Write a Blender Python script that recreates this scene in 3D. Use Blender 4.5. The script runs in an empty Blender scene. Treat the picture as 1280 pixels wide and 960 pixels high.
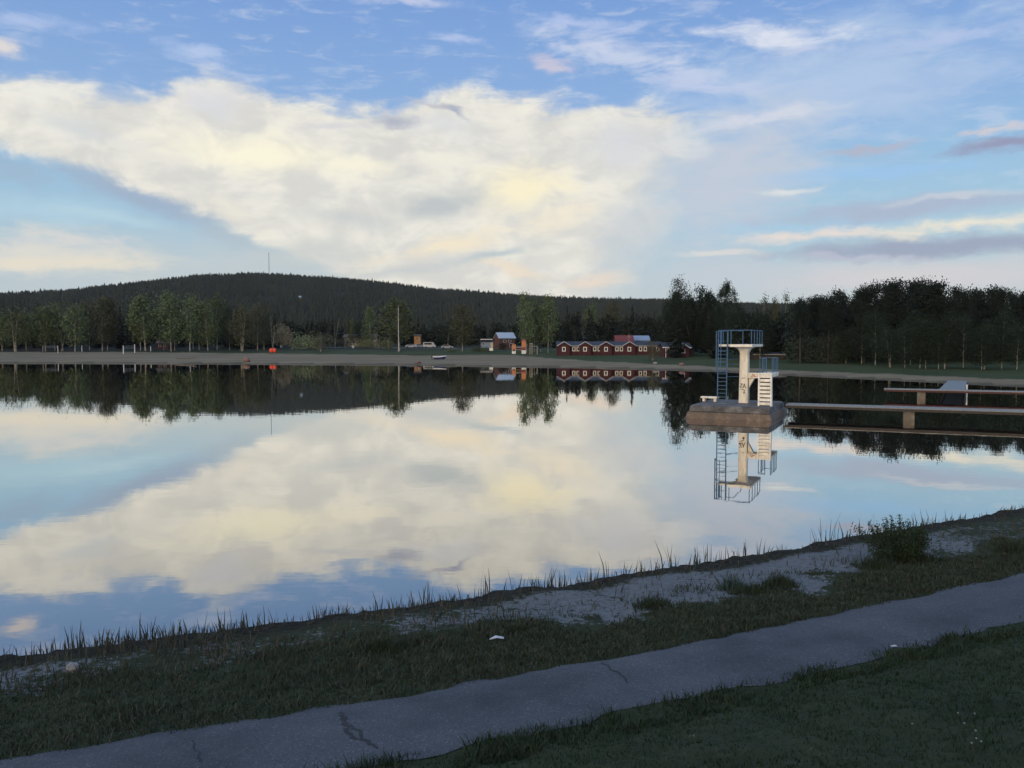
import bpy, bmesh, math, random
import numpy as np
from mathutils import Vector, Matrix

R = math.radians
rng = np.random.default_rng(7)
random.seed(7)
scene = bpy.context.scene
col = scene.collection

# ------------------------------------------------------------------ camera model
F, CX, CY, HOR = 1035.0, 640.0, 480.0, 427.0
H = 5.17
PITCH = math.atan((CY - HOR) / F)
cp, sp = math.cos(PITCH), math.sin(PITCH)

def ray(px, py):
    a = (px - CX) / F; b = (CY - py) / F
    return np.array([a, cp + b * sp, -sp + b * cp])

def at_depth(px, py, Y):
    d = ray(px, py)
    return np.array([d[0] / d[1] * Y, Y, H + d[2] / d[1] * Y])

def azel(px, py):
    d = ray(px, py); d = d / np.linalg.norm(d)
    return math.degrees(math.atan2(d[0], d[1])), math.degrees(math.asin(d[2]))

# ------------------------------------------------------------------ numpy noise
def _hash(ix, iy, seed):
    n = (ix * 374761393 + iy * 668265263 + seed * 974711) & 0xffffffff
    n = ((n ^ (n >> 13)) * 1274126177) & 0xffffffff
    return ((n ^ (n >> 16)) & 0xffff) / 65535.0

def vnoise(x, y, seed=0):
    x = np.asarray(x, float); y = np.asarray(y, float)
    ix = np.floor(x).astype(np.int64); iy = np.floor(y).astype(np.int64)
    fx = x - ix; fy = y - iy
    fx = fx * fx * (3 - 2 * fx); fy = fy * fy * (3 - 2 * fy)
    a = _hash(ix, iy, seed); b = _hash(ix + 1, iy, seed)
    c = _hash(ix, iy + 1, seed); d = _hash(ix + 1, iy + 1, seed)
    return (a * (1 - fx) + b * fx) * (1 - fy) + (c * (1 - fx) + d * fx) * fy

def fbm(x, y, seed=0, o=4):
    s = 0; a = .5; t = 0
    for k in range(o):
        s = s + a * vnoise(x * 2 ** k, y * 2 ** k, seed + k); t += a; a *= .5
    return s / t

def sstep(a, b, x):
    t = np.clip((x - a) / (b - a), 0, 1)
    return t * t * (3 - 2 * t)

# ------------------------------------------------------------------ lake outline and terrain
def wpt(px, py):
    d = ray(px, py); t = -H / d[2]
    return (d[0] * t, d[1] * t)

NEAR = [(-260, 40), (-160, -20), (-80, -14), (-30, 4.2), (-16, 10.2), wpt(0, 836), wpt(200, 809), wpt(420, 783),
        wpt(640, 750), wpt(860, 717), wpt(1080, 678.5), wpt(1280, 644), (30, 33.6), (60, 50.5), (88, 62)]
FAR = [(100, 74), (80, 86), wpt(1280, 484), wpt(1190, 480), wpt(1100, 475), wpt(980, 469.5), wpt(880, 464), wpt(760, 460.5),
       wpt(640, 458.3), wpt(480, 456), wpt(320, 454.8), wpt(160, 454), wpt(0, 453.7), (-200, 203), (-290, 170)]
LAKE = np.array(NEAR + FAR, float)
NN = len(NEAR)

def lake_dist(x, y):
    """signed distance to the shore (positive on land), and whether the nearest shore is the near bank"""
    x = np.asarray(x, float); y = np.asarray(y, float)
    best = np.full(x.shape, 1e18); near = np.zeros(x.shape, bool); inside = np.zeros(x.shape, bool)
    n = len(LAKE)
    for i in range(n):
        ax, ay = LAKE[i]; bx, by = LAKE[(i + 1) % n]
        dx, dy = bx - ax, by - ay
        t = np.clip(((x - ax) * dx + (y - ay) * dy) / (dx * dx + dy * dy), 0, 1)
        d2 = (x - ax - t * dx) ** 2 + (y - ay - t * dy) ** 2
        m = d2 < best
        best = np.where(m, d2, best); near = np.where(m, i < NN - 1, near)
        c = ((ay > y) != (by > y)) & (x < dx * (y - ay) / (dy if abs(dy) > 1e-12 else 1e-12) + ax)
        inside ^= c
    s = np.sqrt(best)
    return np.where(inside, -s, s), near

RIDGE_PX = [(-300, 378), (-100, 375), (0, 374), (82, 370), (125, 365), (175, 360), (225, 354), (250, 351.5), (320, 349), (382, 352),
            (432, 355), (495, 361), (545, 367.5), (595, 370), (640, 374), (694, 377), (750, 379), (834, 380), (900, 384), (1100, 388), (1400, 392), (1700, 400)]
_ra, _rt = [], []
for px, py in RIDGE_PX:
    d = ray(px, py + 5.5); _ra.append(math.atan2(d[0], d[1])); _rt.append(d[2] / math.hypot(d[0], d[1]))
RC = 1800.0

def hill_z(x, y):
    r = np.hypot(x, y); az = np.arctan2(x, y)
    crest = np.interp(az, _ra, _rt) * RC + H
    crest = crest * sstep(1.45, 1.0, np.abs(az))
    f = sstep(380, RC, r) ** 1.15
    f = np.where(r > RC, 1 - .25 * sstep(RC, RC * 1.8, r), f)
    return crest * f

def ground(x, y):
    x = np.asarray(x, float); y = np.asarray(y, float)
    s, near = lake_dist(x, y)
    wob = (vnoise(x * .9, y * .9, 3) - .5) * .20 + (vnoise(x * 4, y * 4, 5) - .5) * .16 + (vnoise(x * 9, y * 9, 6) - .5) * .10
    sn = s + wob
    zn = np.interp(sn, [-12, 0, .12, .42, 2, 4, 5.4, 7.65, 11.3, 15.2, 25, 60, 200, 900],
                   [-2.5, -.05, .14, .33, .44, .62, .95, 1.2, 2.25, 3.5, 4.6, 6.5, 9, 12])
    amp = np.interp(sn, [0, .3, 4.7, 5.3, 7.8, 8.6], [0, .09, .10, .015, .015, .12])
    zn = zn + (fbm(x * 1.1, y * 1.1, 11) - .5) * 2 * amp
    sf = s + (vnoise(x * .15, y * .15, 8) - .5) * 3
    zf = np.interp(sf, [-20, 0, 1.5, 12, 45, 70, 120, 200, 400, 3000],
                   [-2.5, -.02, .12, .6, 1.45, 1.9, 2.8, 4.0, 6, 10])
    zf = zf + (fbm(x * .12, y * .12, 21) - .5) * .25 * sstep(2, 20, sf)
    hz = hill_z(x, y)
    return np.where(near, zn, zf + np.where(y > 0, hz, 0))

def gz(x, y):
    return float(ground(np.array([x]), np.array([y]))[0])

_T = np.concatenate([np.linspace(2, 40, 2500), np.geomspace(40, 2500, 4000)])
def at(px, py):
    d = ray(px, py)
    P = np.array([0, 0, H]) + _T[:, None] * d
    g = ground(P[:, 0], P[:, 1])
    k = np.argmax(P[:, 2] < g)
    if k == 0: return P[-1]
    a, b = P[k - 1], P[k]
    da = a[2] - g[k - 1]; db = b[2] - g[k]
    return a + (b - a) * (da / (da - db))

# ------------------------------------------------------------------ mesh helpers
def np_mesh(name, V, Fc, mi=None, smooth=False):
    me = bpy.data.meshes.new(name)
    V = np.asarray(V, np.float32); Fc = np.asarray(Fc, np.int32)
    k = Fc.shape[1]
    me.vertices.add(len(V)); me.vertices.foreach_set('co', V.ravel())
    me.loops.add(Fc.size); me.loops.foreach_set('vertex_index', Fc.ravel())
    me.polygons.add(len(Fc)); me.polygons.foreach_set('loop_start', np.arange(0, Fc.size, k, dtype=np.int32))
    if mi is not None: me.polygons.foreach_set('material_index', np.asarray(mi, np.int32))
    me.polygons.foreach_set('use_smooth', np.full(len(Fc), smooth))
    me.update(calc_edges=True); me.validate()
    return me

def link(name, me, mats=None, parent=None, loc=None, rz=None):
    o = bpy.data.objects.new(name, me); col.objects.link(o)
    if mats and me is not None and not me.materials:
        for m in (mats if isinstance(mats, (list, tuple)) else [mats]): me.materials.append(m)
    if parent: o.parent = parent
    if loc is not None: o.location = [float(v) for v in loc]
    if rz is not None: o.rotation_euler[2] = rz
    return o

def tag(o, label=None, cat=None, group=None, kind=None):
    if label: o['label'] = label
    if cat: o['category'] = cat
    if group: o['group'] = group
    if kind: o['kind'] = kind
    return o

def empty(name, loc, rz=0, **k):
    o = bpy.data.objects.new(name, None); col.objects.link(o)
    o.location = [float(v) for v in loc]; o.rotation_euler[2] = rz
    return tag(o, **k)

class MB:
    def __init__(s): s.v = []; s.f = []
    def add(s, V, Fs):
        n = len(s.v); s.v += [tuple(map(float, p)) for p in V]; s.f += [tuple(n + i for i in f) for f in Fs]; return s
    def box(s, x0, x1, y0, y1, z0, z1):
        V = [(x0, y0, z0), (x1, y0, z0), (x1, y1, z0), (x0, y1, z0), (x0, y0, z1), (x1, y0, z1), (x1, y1, z1), (x0, y1, z1)]
        return s.add(V, [(0, 3, 2, 1), (4, 5, 6, 7), (0, 1, 5, 4), (1, 2, 6, 5), (2, 3, 7, 6), (3, 0, 4, 7)])
    def bar(s, a, b, r, n=6, r2=None):
        a = Vector(a); b = Vector(b); d = (b - a)
        if d.length < 1e-6: return s
        d.normalize(); u = d.orthogonal().normalized(); w = d.cross(u); r2 = r if r2 is None else r2
        V = []
        for c, rr in ((a, r), (b, r2)):
            for k in range(n):
                t = 2 * math.pi * (k + .5) / n; V.append(c + (u * math.cos(t) + w * math.sin(t)) * rr)
        Fs = [(k, (k + 1) % n, n + (k + 1) % n, n + k) for k in range(n)]
        Fs += [tuple(range(n - 1, -1, -1)), tuple(range(n, 2 * n))]
        return s.add(V, Fs)
    def loft(s, rings, cap=True):
        n = len(rings[0]); V = [p for r in rings for p in r]; Fs = []
        for j in range(len(rings) - 1):
            for k in range(n):
                Fs.append((j * n + k, j * n + (k + 1) % n, (j + 1) * n + (k + 1) % n, (j + 1) * n + k))
        if cap:
            Fs.append(tuple(range(n - 1, -1, -1))); Fs.append(tuple(range((len(rings) - 1) * n, len(rings) * n)))
        return s.add(V, Fs)
    def prism(s, prof, y0, y1):
        """profile in xz, extruded along y"""
        n = len(prof)
        V = [(p[0], y0, p[1]) for p in prof] + [(p[0], y1, p[1]) for p in prof]
        Fs = [(k, (k + 1) % n, n + (k + 1) % n, n + k) for k in range(n)] + [tuple(range(n - 1, -1, -1)), tuple(range(n, 2 * n))]
        return s.add(V, Fs)
    def build(s, name, m, parent=None, loc=None, rz=None, bevel=0, smooth=False):
        me = bpy.data.meshes.new(name); me.from_pydata(s.v, [], s.f)
        bm = bmesh.new(); bm.from_mesh(me); bmesh.ops.recalc_face_normals(bm, faces=bm.faces)
        if bevel:
            bmesh.ops.bevel(bm, geom=list(bm.edges), offset=bevel, segments=1, affect='EDGES', clamp_overlap=True)
        bm.to_mesh(me); bm.free()
        if smooth: me.polygons.foreach_set('use_smooth', [True] * len(me.polygons))
        return link(name, me, m, parent, loc, rz)

# ------------------------------------------------------------------ materials
def lin(c):
    return tuple(((v / 255) / 12.92 if v / 255 <= .04045 else ((v / 255 + .055) / 1.055) ** 2.4) for v in c)

def new_mat(name):
    m = bpy.data.materials.new(name); m.use_nodes = True
    nt = m.node_tree; nt.nodes.clear()
    out = nt.nodes.new('ShaderNodeOutputMaterial'); b = nt.nodes.new('ShaderNodeBsdfPrincipled')
    nt.links.new(b.outputs[0], out.inputs[0])
    return m, nt, b, out

def N(nt, t, **k):
    n = nt.nodes.new(t)
    for a, v in k.items(): setattr(n, a, v)
    return n

def ramp(nt, fac, stops):
    r = N(nt, 'ShaderNodeValToRGB'); e = r.color_ramp.elements
    while len(e) < len(stops): e.new(.5)
    for i, (p, c) in enumerate(stops):
        e[i].position = p; e[i].color = (c[0], c[1], c[2], 1)
    nt.links.new(fac, r.inputs[0]); return r.outputs[0]

def mix(nt, fac, a, b, mode='MIX'):
    m = N(nt, 'ShaderNodeMix', data_type='RGBA', blend_type=mode)
    for s, v in ((m.inputs[0], fac), (m.inputs[6], a), (m.inputs[7], b)):
        if isinstance(v, (int, float)): s.default_value = v
        elif isinstance(v, (tuple, list)): s.default_value = (v[0], v[1], v[2], 1)
        else: nt.links.new(v, s)
    return m.outputs[2]

def math_(nt, op, a, b=None, c=None, clamp=False):
    m = N(nt, 'ShaderNodeMath', operation=op, use_clamp=clamp)
    for s, v in zip(m.inputs, (a, b, c)):
        if v is None: continue
        if isinstance(v, (int, float)): s.default_value = v
        else: nt.links.new(v, s)
    return m.outputs[0]

def noise(nt, scale, detail=4, vec=None, rough=.55, sc=None):
    n = N(nt, 'ShaderNodeTexNoise'); n.inputs['Scale'].default_value = scale; n.inputs['Detail'].default_value = detail
    n.inputs['Roughness'].default_value = rough
    if vec is None:
        vec = N(nt, 'ShaderNodeTexCoord').outputs['Object']
    if sc is not None:
        mp = N(nt, 'ShaderNodeMapping'); mp.inputs['Scale'].default_value = sc
        nt.links.new(vec, mp.inputs[0]); vec = mp.outputs[0]
    nt.links.new(vec, n.inputs['Vector']); return n.outputs['Fac']

def plain(name, c, c2=None, scale=6, rough=.75, bump=0, sc=None, rnd=0, spec=.3, metal=0):
    m, nt, b, out = new_mat(name)
    if c2 is None: c2 = tuple(v * .72 for v in c)
    n = noise(nt, scale, 5, sc=sc)
    cc = ramp(nt, n, [(.32, c2), (.66, c)])
    if rnd:
        oi = N(nt, 'ShaderNodeObjectInfo')
        v = math_(nt, 'MULTIPLY_ADD', oi.outputs['Random'], 2 * rnd, 1 - rnd)
        cc = mix(nt, 1.0, cc, v, 'MULTIPLY')
        tint = mix(nt, oi.outputs['Random'], (1.12, 1.0, .8), (.92, 1.0, 1.05))
        cc = mix(nt, .6, cc, mix(nt, 1.0, cc, tint, 'MULTIPLY'))
    nt.links.new(cc, b.inputs['Base Color'])
    b.inputs['Roughness'].default_value = rough; b.inputs['Metallic'].default_value = metal
    b.inputs['Specular IOR Level'].default_value = spec
    if bump:
        bp = N(nt, 'ShaderNodeBump'); bp.inputs['Strength'].default_value = bump; bp.inputs['Distance'].default_value = .03
        nt.links.new(n, bp.inputs['Height']); nt.links.new(bp.outputs[0], b.inputs['Normal'])
    return m

def leafmat(name, c, c2, rnd=.22):
    m = plain(name, c, c2, .55, .8, 0, rnd=rnd, spec=.15)
    return m

M = {}
M['birch_leaf'] = leafmat('birch leaves', (.094, .124, .062), (.062, .086, .047))
M['bud_leaf'] = leafmat('young brownish leaves', (.074, .080, .048), (.050, .056, .036))
M['dark_leaf'] = leafmat('dark leaves', (.018, .029, .020), (.012, .020, .015))
M['pine_leaf'] = leafmat('pine needles', (.015, .022, .018), (.010, .016, .014))
M['spruce_leaf'] = leafmat('spruce needles', (.022, .031, .024), (.015, .022, .018))
M['hill_leaf'] = leafmat('hill spruce needles', (.030, .038, .030), (.022, .029, .024))
M['blossom_leaf'] = leafmat('blossoming leaves', (.42, .38, .31), (.12, .13, .075))
M['pale_leaf'] = leafmat('pale new leaves', (.20, .225, .125), (.11, .132, .070))
M['willow_leaf'] = leafmat('grey green leaves', (.044, .058, .044), (.028, .040, .030))
M['birch_bark'] = plain('birch bark', (.36, .34, .30), (.13, .12, .10), 2.2, sc=(1, 1, .6))
M['dark_bark'] = plain('dark bark', (.060, .050, .042), (.035, .030, .026), 3)
M['pine_bark'] = plain('pine bark', (.058, .042, .034), (.035, .028, .024), 2)
M['concrete_white'] = plain('painted concrete', (.82, .77, .66), (.56, .51, .43), 2.0, .8, .15, sc=(2.2, 2.2, .7))
M['steel_blue'] = plain('blue painted steel', (.062, .145, .245), (.045, .10, .18), 6, .5)
M['deck_wood'] = plain('weathered planks', (.27, .26, .235), (.17, .165, .15), 1.6, .85, .1, sc=(6, .6, 1))
M['dark_wood'] = plain('dark wet wood', (.05, .042, .036), None, 4)
M['red_wood'] = plain('red stained wood', (.075, .028, .024), (.05, .022, .02), 3)
M['falu_red'] = plain('dark red boards', (.060, .014, .020), (.042, .011, .015), 1.6, sc=(8, 8, .5))
M['white_paint'] = plain('white paint', (.68, .68, .66), (.56, .56, .55), 3)
M['roof_dark'] = plain('dark roof tiles', (.035, .040, .055), (.022, .026, .036), 2)
M['roof_red'] = plain('red roof', (.16, .035, .030), (.10, .025, .022), 2)
M['roof_grey'] = plain('grey metal roof', (.34, .40, .46), (.26, .31, .36), 2, .5)
M['roof_brown'] = plain('brown roof', (.09, .065, .05), None, 2)
M['wall_blue'] = plain('grey blue wall', (.20, .27, .38), (.15, .20, .29), 2)
M['wall_beige'] = plain('beige wall', (.36, .30, .23), (.26, .22, .17), 2)
M['wall_brown'] = plain('brown wall', (.12, .055, .045), (.08, .04, .035), 2)
M['wall_orange'] = plain('orange wall', (.62, .33, .13), (.46, .24, .10), 2)
M['wall_cream'] = plain('cream wall', (.62, .52, .33), (.5, .42, .27), 2)
M['orange'] = plain('orange red paint', (.75, .10, .05), (.62, .07, .04), 3)
M['timber_orange'] = plain('orange timber', (.50, .22, .10), (.36, .15, .08), 3)
M['timber_red'] = plain('red timber', (.42, .07, .06), (.30, .05, .045), 3)
M['metal_dark'] = plain('dark metal', (.06, .06, .065), None, 4, .5)
M['metal_grey'] = plain('grey metal', (.30, .31, .32), (.22, .23, .24), 4, .5)
M['rubber'] = plain('black rubber', (.02, .02, .02), None, 5)
M['stone'] = plain('pale stone', (.26, .255, .25), (.15, .147, .145), 14, .85, .4)
M['driftwood'] = plain('driftwood', (.16, .14, .12), (.08, .07, .06), 5)
M['red_stone'] = plain('reddish stone', (.22, .12, .10), (.12, .08, .07), 4)
M['black_spray'] = plain('black spray paint', (.02, .02, .025), None, 9)
M['red_spray'] = plain('red spray paint', (.50, .07, .09), None, 9)
M['litter'] = plain('white litter', (.52, .53, .56), (.4, .4, .42), 8)
M['dandelion'] = plain('dandelion seed head', (.22, .22, .21), None, 9)
M['reed'] = plain('reed stalks', (.048, .054, .030), (.03, .034, .020), 5)
M['reed_dry'] = plain('dry reed stalks', (.085, .080, .050), (.055, .052, .036), 5)
M['plant_teal'] = plain('blue green leaves', (.055, .085, .070), (.035, .058, .05), 8)
M['blue_paint'] = plain('navy paint', (.03, .045, .16), None, 4)

def glass_mat():
    m, nt, b, out = new_mat('window glass')
    b.inputs['Base Color'].default_value = (.02, .025, .03, 1); b.inputs['Roughness'].default_value = .08
    return m
M['glass'] = glass_mat()
M['dull_white'] = plain('dull white paint', (.42, .42, .42), (.34, .34, .34), 3)
M['gangway'] = plain('grey gangway boards', (.19, .21, .21), (.14, .155, .16), 2)

def base_concrete(name, top, low, wet):
    m, nt, b, out = new_mat(name)
    tc = N(nt, 'ShaderNodeTexCoord').outputs['Object']
    n1 = noise(nt, 1.3, 6, tc, .65); n2 = noise(nt, 7, 4, tc)
    c = ramp(nt, n1, [(.34, low), (.52, top), (.66, tuple(min(1, v * 2.3) for v in top))])
    c = mix(nt, .35, c, ramp(nt, n2, [(.35, low), (.7, top)]))
    nt.links.new(c, b.inputs['Base Color']); b.inputs['Roughness'].default_value = wet
    bp = N(nt, 'ShaderNodeBump'); bp.inputs['Strength'].default_value = .5; bp.inputs['Distance'].default_value = .05
    nt.links.new(n1, bp.inputs['Height']); nt.links.new(bp.outputs[0], b.inputs['Normal'])
    return m
M['base_top'] = base_concrete('weathered concrete', (.105, .100, .094), (.028, .027, .026), .85)
M['base_low'] = base_concrete('brown stained concrete', (.110, .076, .052), (.062, .046, .034), .6)
M['pier'] = base_concrete('pier concrete', (.17, .15, .125), (.10, .085, .07), .8)

# ------------------------------------------------------------------ ground sheet
def build_ground():
    rs = np.concatenate([np.linspace(.4, 6, 40), np.geomspace(6.08, 40, 190), np.geomspace(40.8, 4500, 210)])
    a = np.concatenate([np.linspace(-180, -40, 90, endpoint=False), np.linspace(-40, 40, 420, endpoint=False), np.linspace(40, 180, 90, endpoint=False)])
    a = np.radians(a)
    nr, na = len(rs), len(a)
    RR, AA = np.meshgrid(rs, a, indexing='ij')
    X = RR * np.sin(AA); Y = RR * np.cos(AA)
    Z = ground(X.ravel(), Y.ravel()).reshape(X.shape)
    V = np.stack([X, Y, Z], -1).reshape(-1, 3)
    V = np.vstack([V, [[0, 0, gz(0, 0)]]])
    i, j = np.meshgrid(np.arange(nr - 1), np.arange(na), indexing='ij'); j2 = (j + 1) % na
    Fq = np.stack([i * na + j, i * na + j2, (i + 1) * na + j2, (i + 1) * na + j], -1).reshape(-1, 4)[:, ::-1]
    me = np_mesh('ground', V, Fq, smooth=True)
    bm = bmesh.new(); bm.from_mesh(me); bm.verts.ensure_lookup_table()
    c = bm.verts[len(V) - 1]
    for k in range(na):
        bm.faces.new((c, bm.verts[(k + 1) % na], bm.verts[k]))
    bmesh.ops.recalc_face_normals(bm, faces=bm.faces)
    bm.to_mesh(me); bm.free()
    # what the ground is covered with: bare sand and wet soil (the rest is turf)
    s, near = lake_dist(V[:, 0], V[:, 1]); x, y = V[:, 0], V[:, 1]
    sw = np.interp(x, [-300, -124, -59, -28, 0, 9, 26, 40, 60, 100], [70, 66, 47, 42, 48, 32, 13, 8.5, 8, 8])
    jag = (fbm(x * .25, y * .25, 31) - .5) * 6
    far_sand = np.where(near, 0, 1 - sstep(sw - 1, sw + 2, s + jag * .5))
    lowx = np.interp(x, [-12, -7.3, -6, -2.5, -.5, 4, 9, 12, 16, 30], [.7, .65, .36, .30, .62, .9, .72, .42, .28, .22])
    edge = np.interp(x, [-12, -5, -1, 0, 3, 6, 10, 20], [2.3, 2.3, 2.2, 2.8, 3.1, 3.0, 2.8, 3.0])
    j2 = (fbm(x * .9, y * .9, 41) - .5) * 2.4
    near_sand = np.where(near, sstep(.75, 1.25, s + j2 * .12) * (1 - sstep(edge - .5, edge + .5, s + j2)) * lowx, 0)
    soil = np.where(near, 1 - sstep(.7, 1.3, s + j2 * .16), np.where(np.abs(s) < 2.5, .55, 0))
    for nm, arr in (('sand', np.maximum(far_sand, near_sand)), ('soil', soil), ('far', np.where(near, 0., 1.)), ('wood', sstep(255, 330, np.hypot(x, y)))):
        at_ = me.attributes.new(nm, 'FLOAT', 'POINT'); at_.data.foreach_set('value', arr.astype(np.float32))
    m, nt, b, out = new_mat('ground')
    tc = N(nt, 'ShaderNodeTexCoord').outputs['Object']
    def attr(n_):
        q = N(nt, 'ShaderNodeAttribute'); q.attribute_name = n_; return q.outputs['Fac']
    n1 = noise(nt, .9, 6, tc, .65); n2 = noise(nt, 9, 5, tc, .7); n3 = noise(nt, 45, 3, tc, .7); n4 = noise(nt, .07, 5, tc, .6)
    turf = ramp(nt, n1, [(.30, (.020, .028, .016)), (.55, (.034, .042, .022)), (.75, (.066, .062, .036))])
    turf = mix(nt, .5, turf, ramp(nt, n2, [(.35, (.018, .025, .014)), (.7, (.052, .060, .030))]))
    fturf = ramp(nt, n4, [(.35, (.030, .044, .019)), (.65, (.050, .062, .028))])
    turf = mix(nt, attr('far'), turf, fturf)
    turf = mix(nt, attr('wood'), turf, (.016, .019, .014))
    sand_n = ramp(nt, n2, [(.30, (.055, .060, .062)), (.50, (.118, .126, .132)), (.72, (.180, .188, .194))])
    sand_n = mix(nt, .4, sand_n, ramp(nt, n3, [(.35, (.070, .076, .080)), (.65, (.19, .198, .203))]))
    sand_f = ramp(nt, n4, [(.3, (.137, .114, .074)), (.7, (.208, .174, .116))])
    sand_f = mix(nt, .55, sand_f, ramp(nt, noise(nt, .5, 5, tc, .6, (.10, .8, 1)), [(.34, (.085, .071, .047)), (.52, (.172, .144, .096)), (.7, (.218, .183, .124))]))
    sand = mix(nt, attr('far'), sand_n, sand_f)
    sf = math_(nt, 'MULTIPLY_ADD', math_(nt, 'SUBTRACT', n1, .5), 1.3, attr('sand'))
    sf = math_(nt, 'MULTIPLY_ADD', math_(nt, 'SUBTRACT', n2, .5), 2.0, sf)
    mr = N(nt, 'ShaderNodeMapRange', interpolation_type='SMOOTHSTEP'); mr.inputs[1].default_value = .38; mr.inputs[2].default_value = .68
    nt.links.new(sf, mr.inputs[0])
    c = mix(nt, mr.outputs[0], turf, sand)
    soilc = ramp(nt, n2, [(.34, (.008, .008, .007)), (.55, (.026, .024, .018)), (.7, (.060, .052, .040))])
    c = mix(nt, attr('soil'), c, soilc)
    nt.links.new(c, b.inputs['Base Color']); b.inputs['Roughness'].default_value = .95; b.inputs['Specular IOR Level'].default_value = .1
    bp = N(nt, 'ShaderNodeBump'); bp.inputs['Strength'].default_value = .7; bp.inputs['Distance'].default_value = .06
    hh = math_(nt, 'ADD', n2, math_(nt, 'MULTIPLY', n3, .4))
    nt.links.new(hh, bp.inputs['Height']); nt.links.new(bp.outputs[0], b.inputs['Normal'])
    tag(link('ground', me, m), kind='structure')
build_ground()

# ------------------------------------------------------------------ water
def build_water():
    me = np_mesh('water', [(-420, -80, 0), (200, -80, 0), (200, 330, 0), (-420, 330, 0)], [(0, 1, 2, 3)])
    m = bpy.data.materials.new('lake water'); m.use_nodes = True; nt = m.node_tree; nt.nodes.clear()
    out = N(nt, 'ShaderNodeOutputMaterial')
    dif = N(nt, 'ShaderNodeBsdfDiffuse'); dif.inputs[0].default_value = (.012, .014, .013, 1)
    gl = N(nt, 'ShaderNodeBsdfGlossy'); gl.inputs['Color'].default_value = (.97, .945, .90, 1); gl.inputs['Roughness'].default_value = .012
    geo = N(nt, 'ShaderNodeNewGeometry')
    n1 = noise(nt, .55, 3, geo.outputs['Position'], .5, (1.0, 1.6, 1)); n2 = noise(nt, .06, 3, geo.outputs['Position'], .5, (.6, 1.6, 1))
    h = math_(nt, 'MULTIPLY_ADD', n2, 2.2, n1)
    bp = N(nt, 'ShaderNodeBump'); bp.inputs['Strength'].default_value = .05; bp.inputs['Distance'].default_value = .04
    nt.links.new(h, bp.inputs['Height']); nt.links.new(bp.outputs[0], gl.inputs['Normal'])
    lw = N(nt, 'ShaderNodeLayerWeight'); lw.inputs[0].default_value = .5
    # facing = 1 - cos(view angle): calm water mirrors almost everything at grazing angles
    cos = math_(nt, 'SUBTRACT', 1.0, lw.outputs['Facing'])
    fc = N(nt, 'ShaderNodeFloatCurve'); cv = fc.mapping.curves[0]
    pts = [(0, .95), (.07, .92), (.14, .86), (.22, .70), (.30, .53), (.40, .42), (.6, .2), (1, .05)]
    while len(cv.points) < len(pts): cv.points.new(.5, .5)
    for p, q in zip(cv.points, pts): p.location = q
    fc.mapping.update(); nt.links.new(cos, fc.inputs['Value'])
    mx = N(nt, 'ShaderNodeMixShader'); nt.links.new(fc.outputs[0], mx.inputs[0])
    nt.links.new(dif.outputs[0], mx.inputs[1]); nt.links.new(gl.outputs[0], mx.inputs[2]); nt.links.new(mx.outputs[0], out.inputs[0])
    tag(link('water', me, m), kind='structure')
build_water()

# ------------------------------------------------------------------ asphalt path along the bank
NS = np.array(NEAR[2:], float)
_seg = np.hypot(*np.diff(NS, axis=0).T); _cum = np.concatenate([[0], np.cumsum(_seg)])
def shore(u):
    x = np.interp(u, _cum, NS[:, 0]); y = np.interp(u, _cum, NS[:, 1]); return x, y
def shore_smooth(u, w=5):
    k = np.linspace(-w, w, 21)
    X = np.mean([shore(u + q)[0] for q in k], axis=0); Y = np.mean([shore(u + q)[1] for q in k], axis=0)
    return X, Y
def inland(u, s):
    x, y = shore_smooth(u); x2, y2 = shore_smooth(u + .05)
    dx, dy = x2 - x, y2 - y; l = np.hypot(dx, dy)
    return x + dy / l * s, y - dx / l * s

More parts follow.
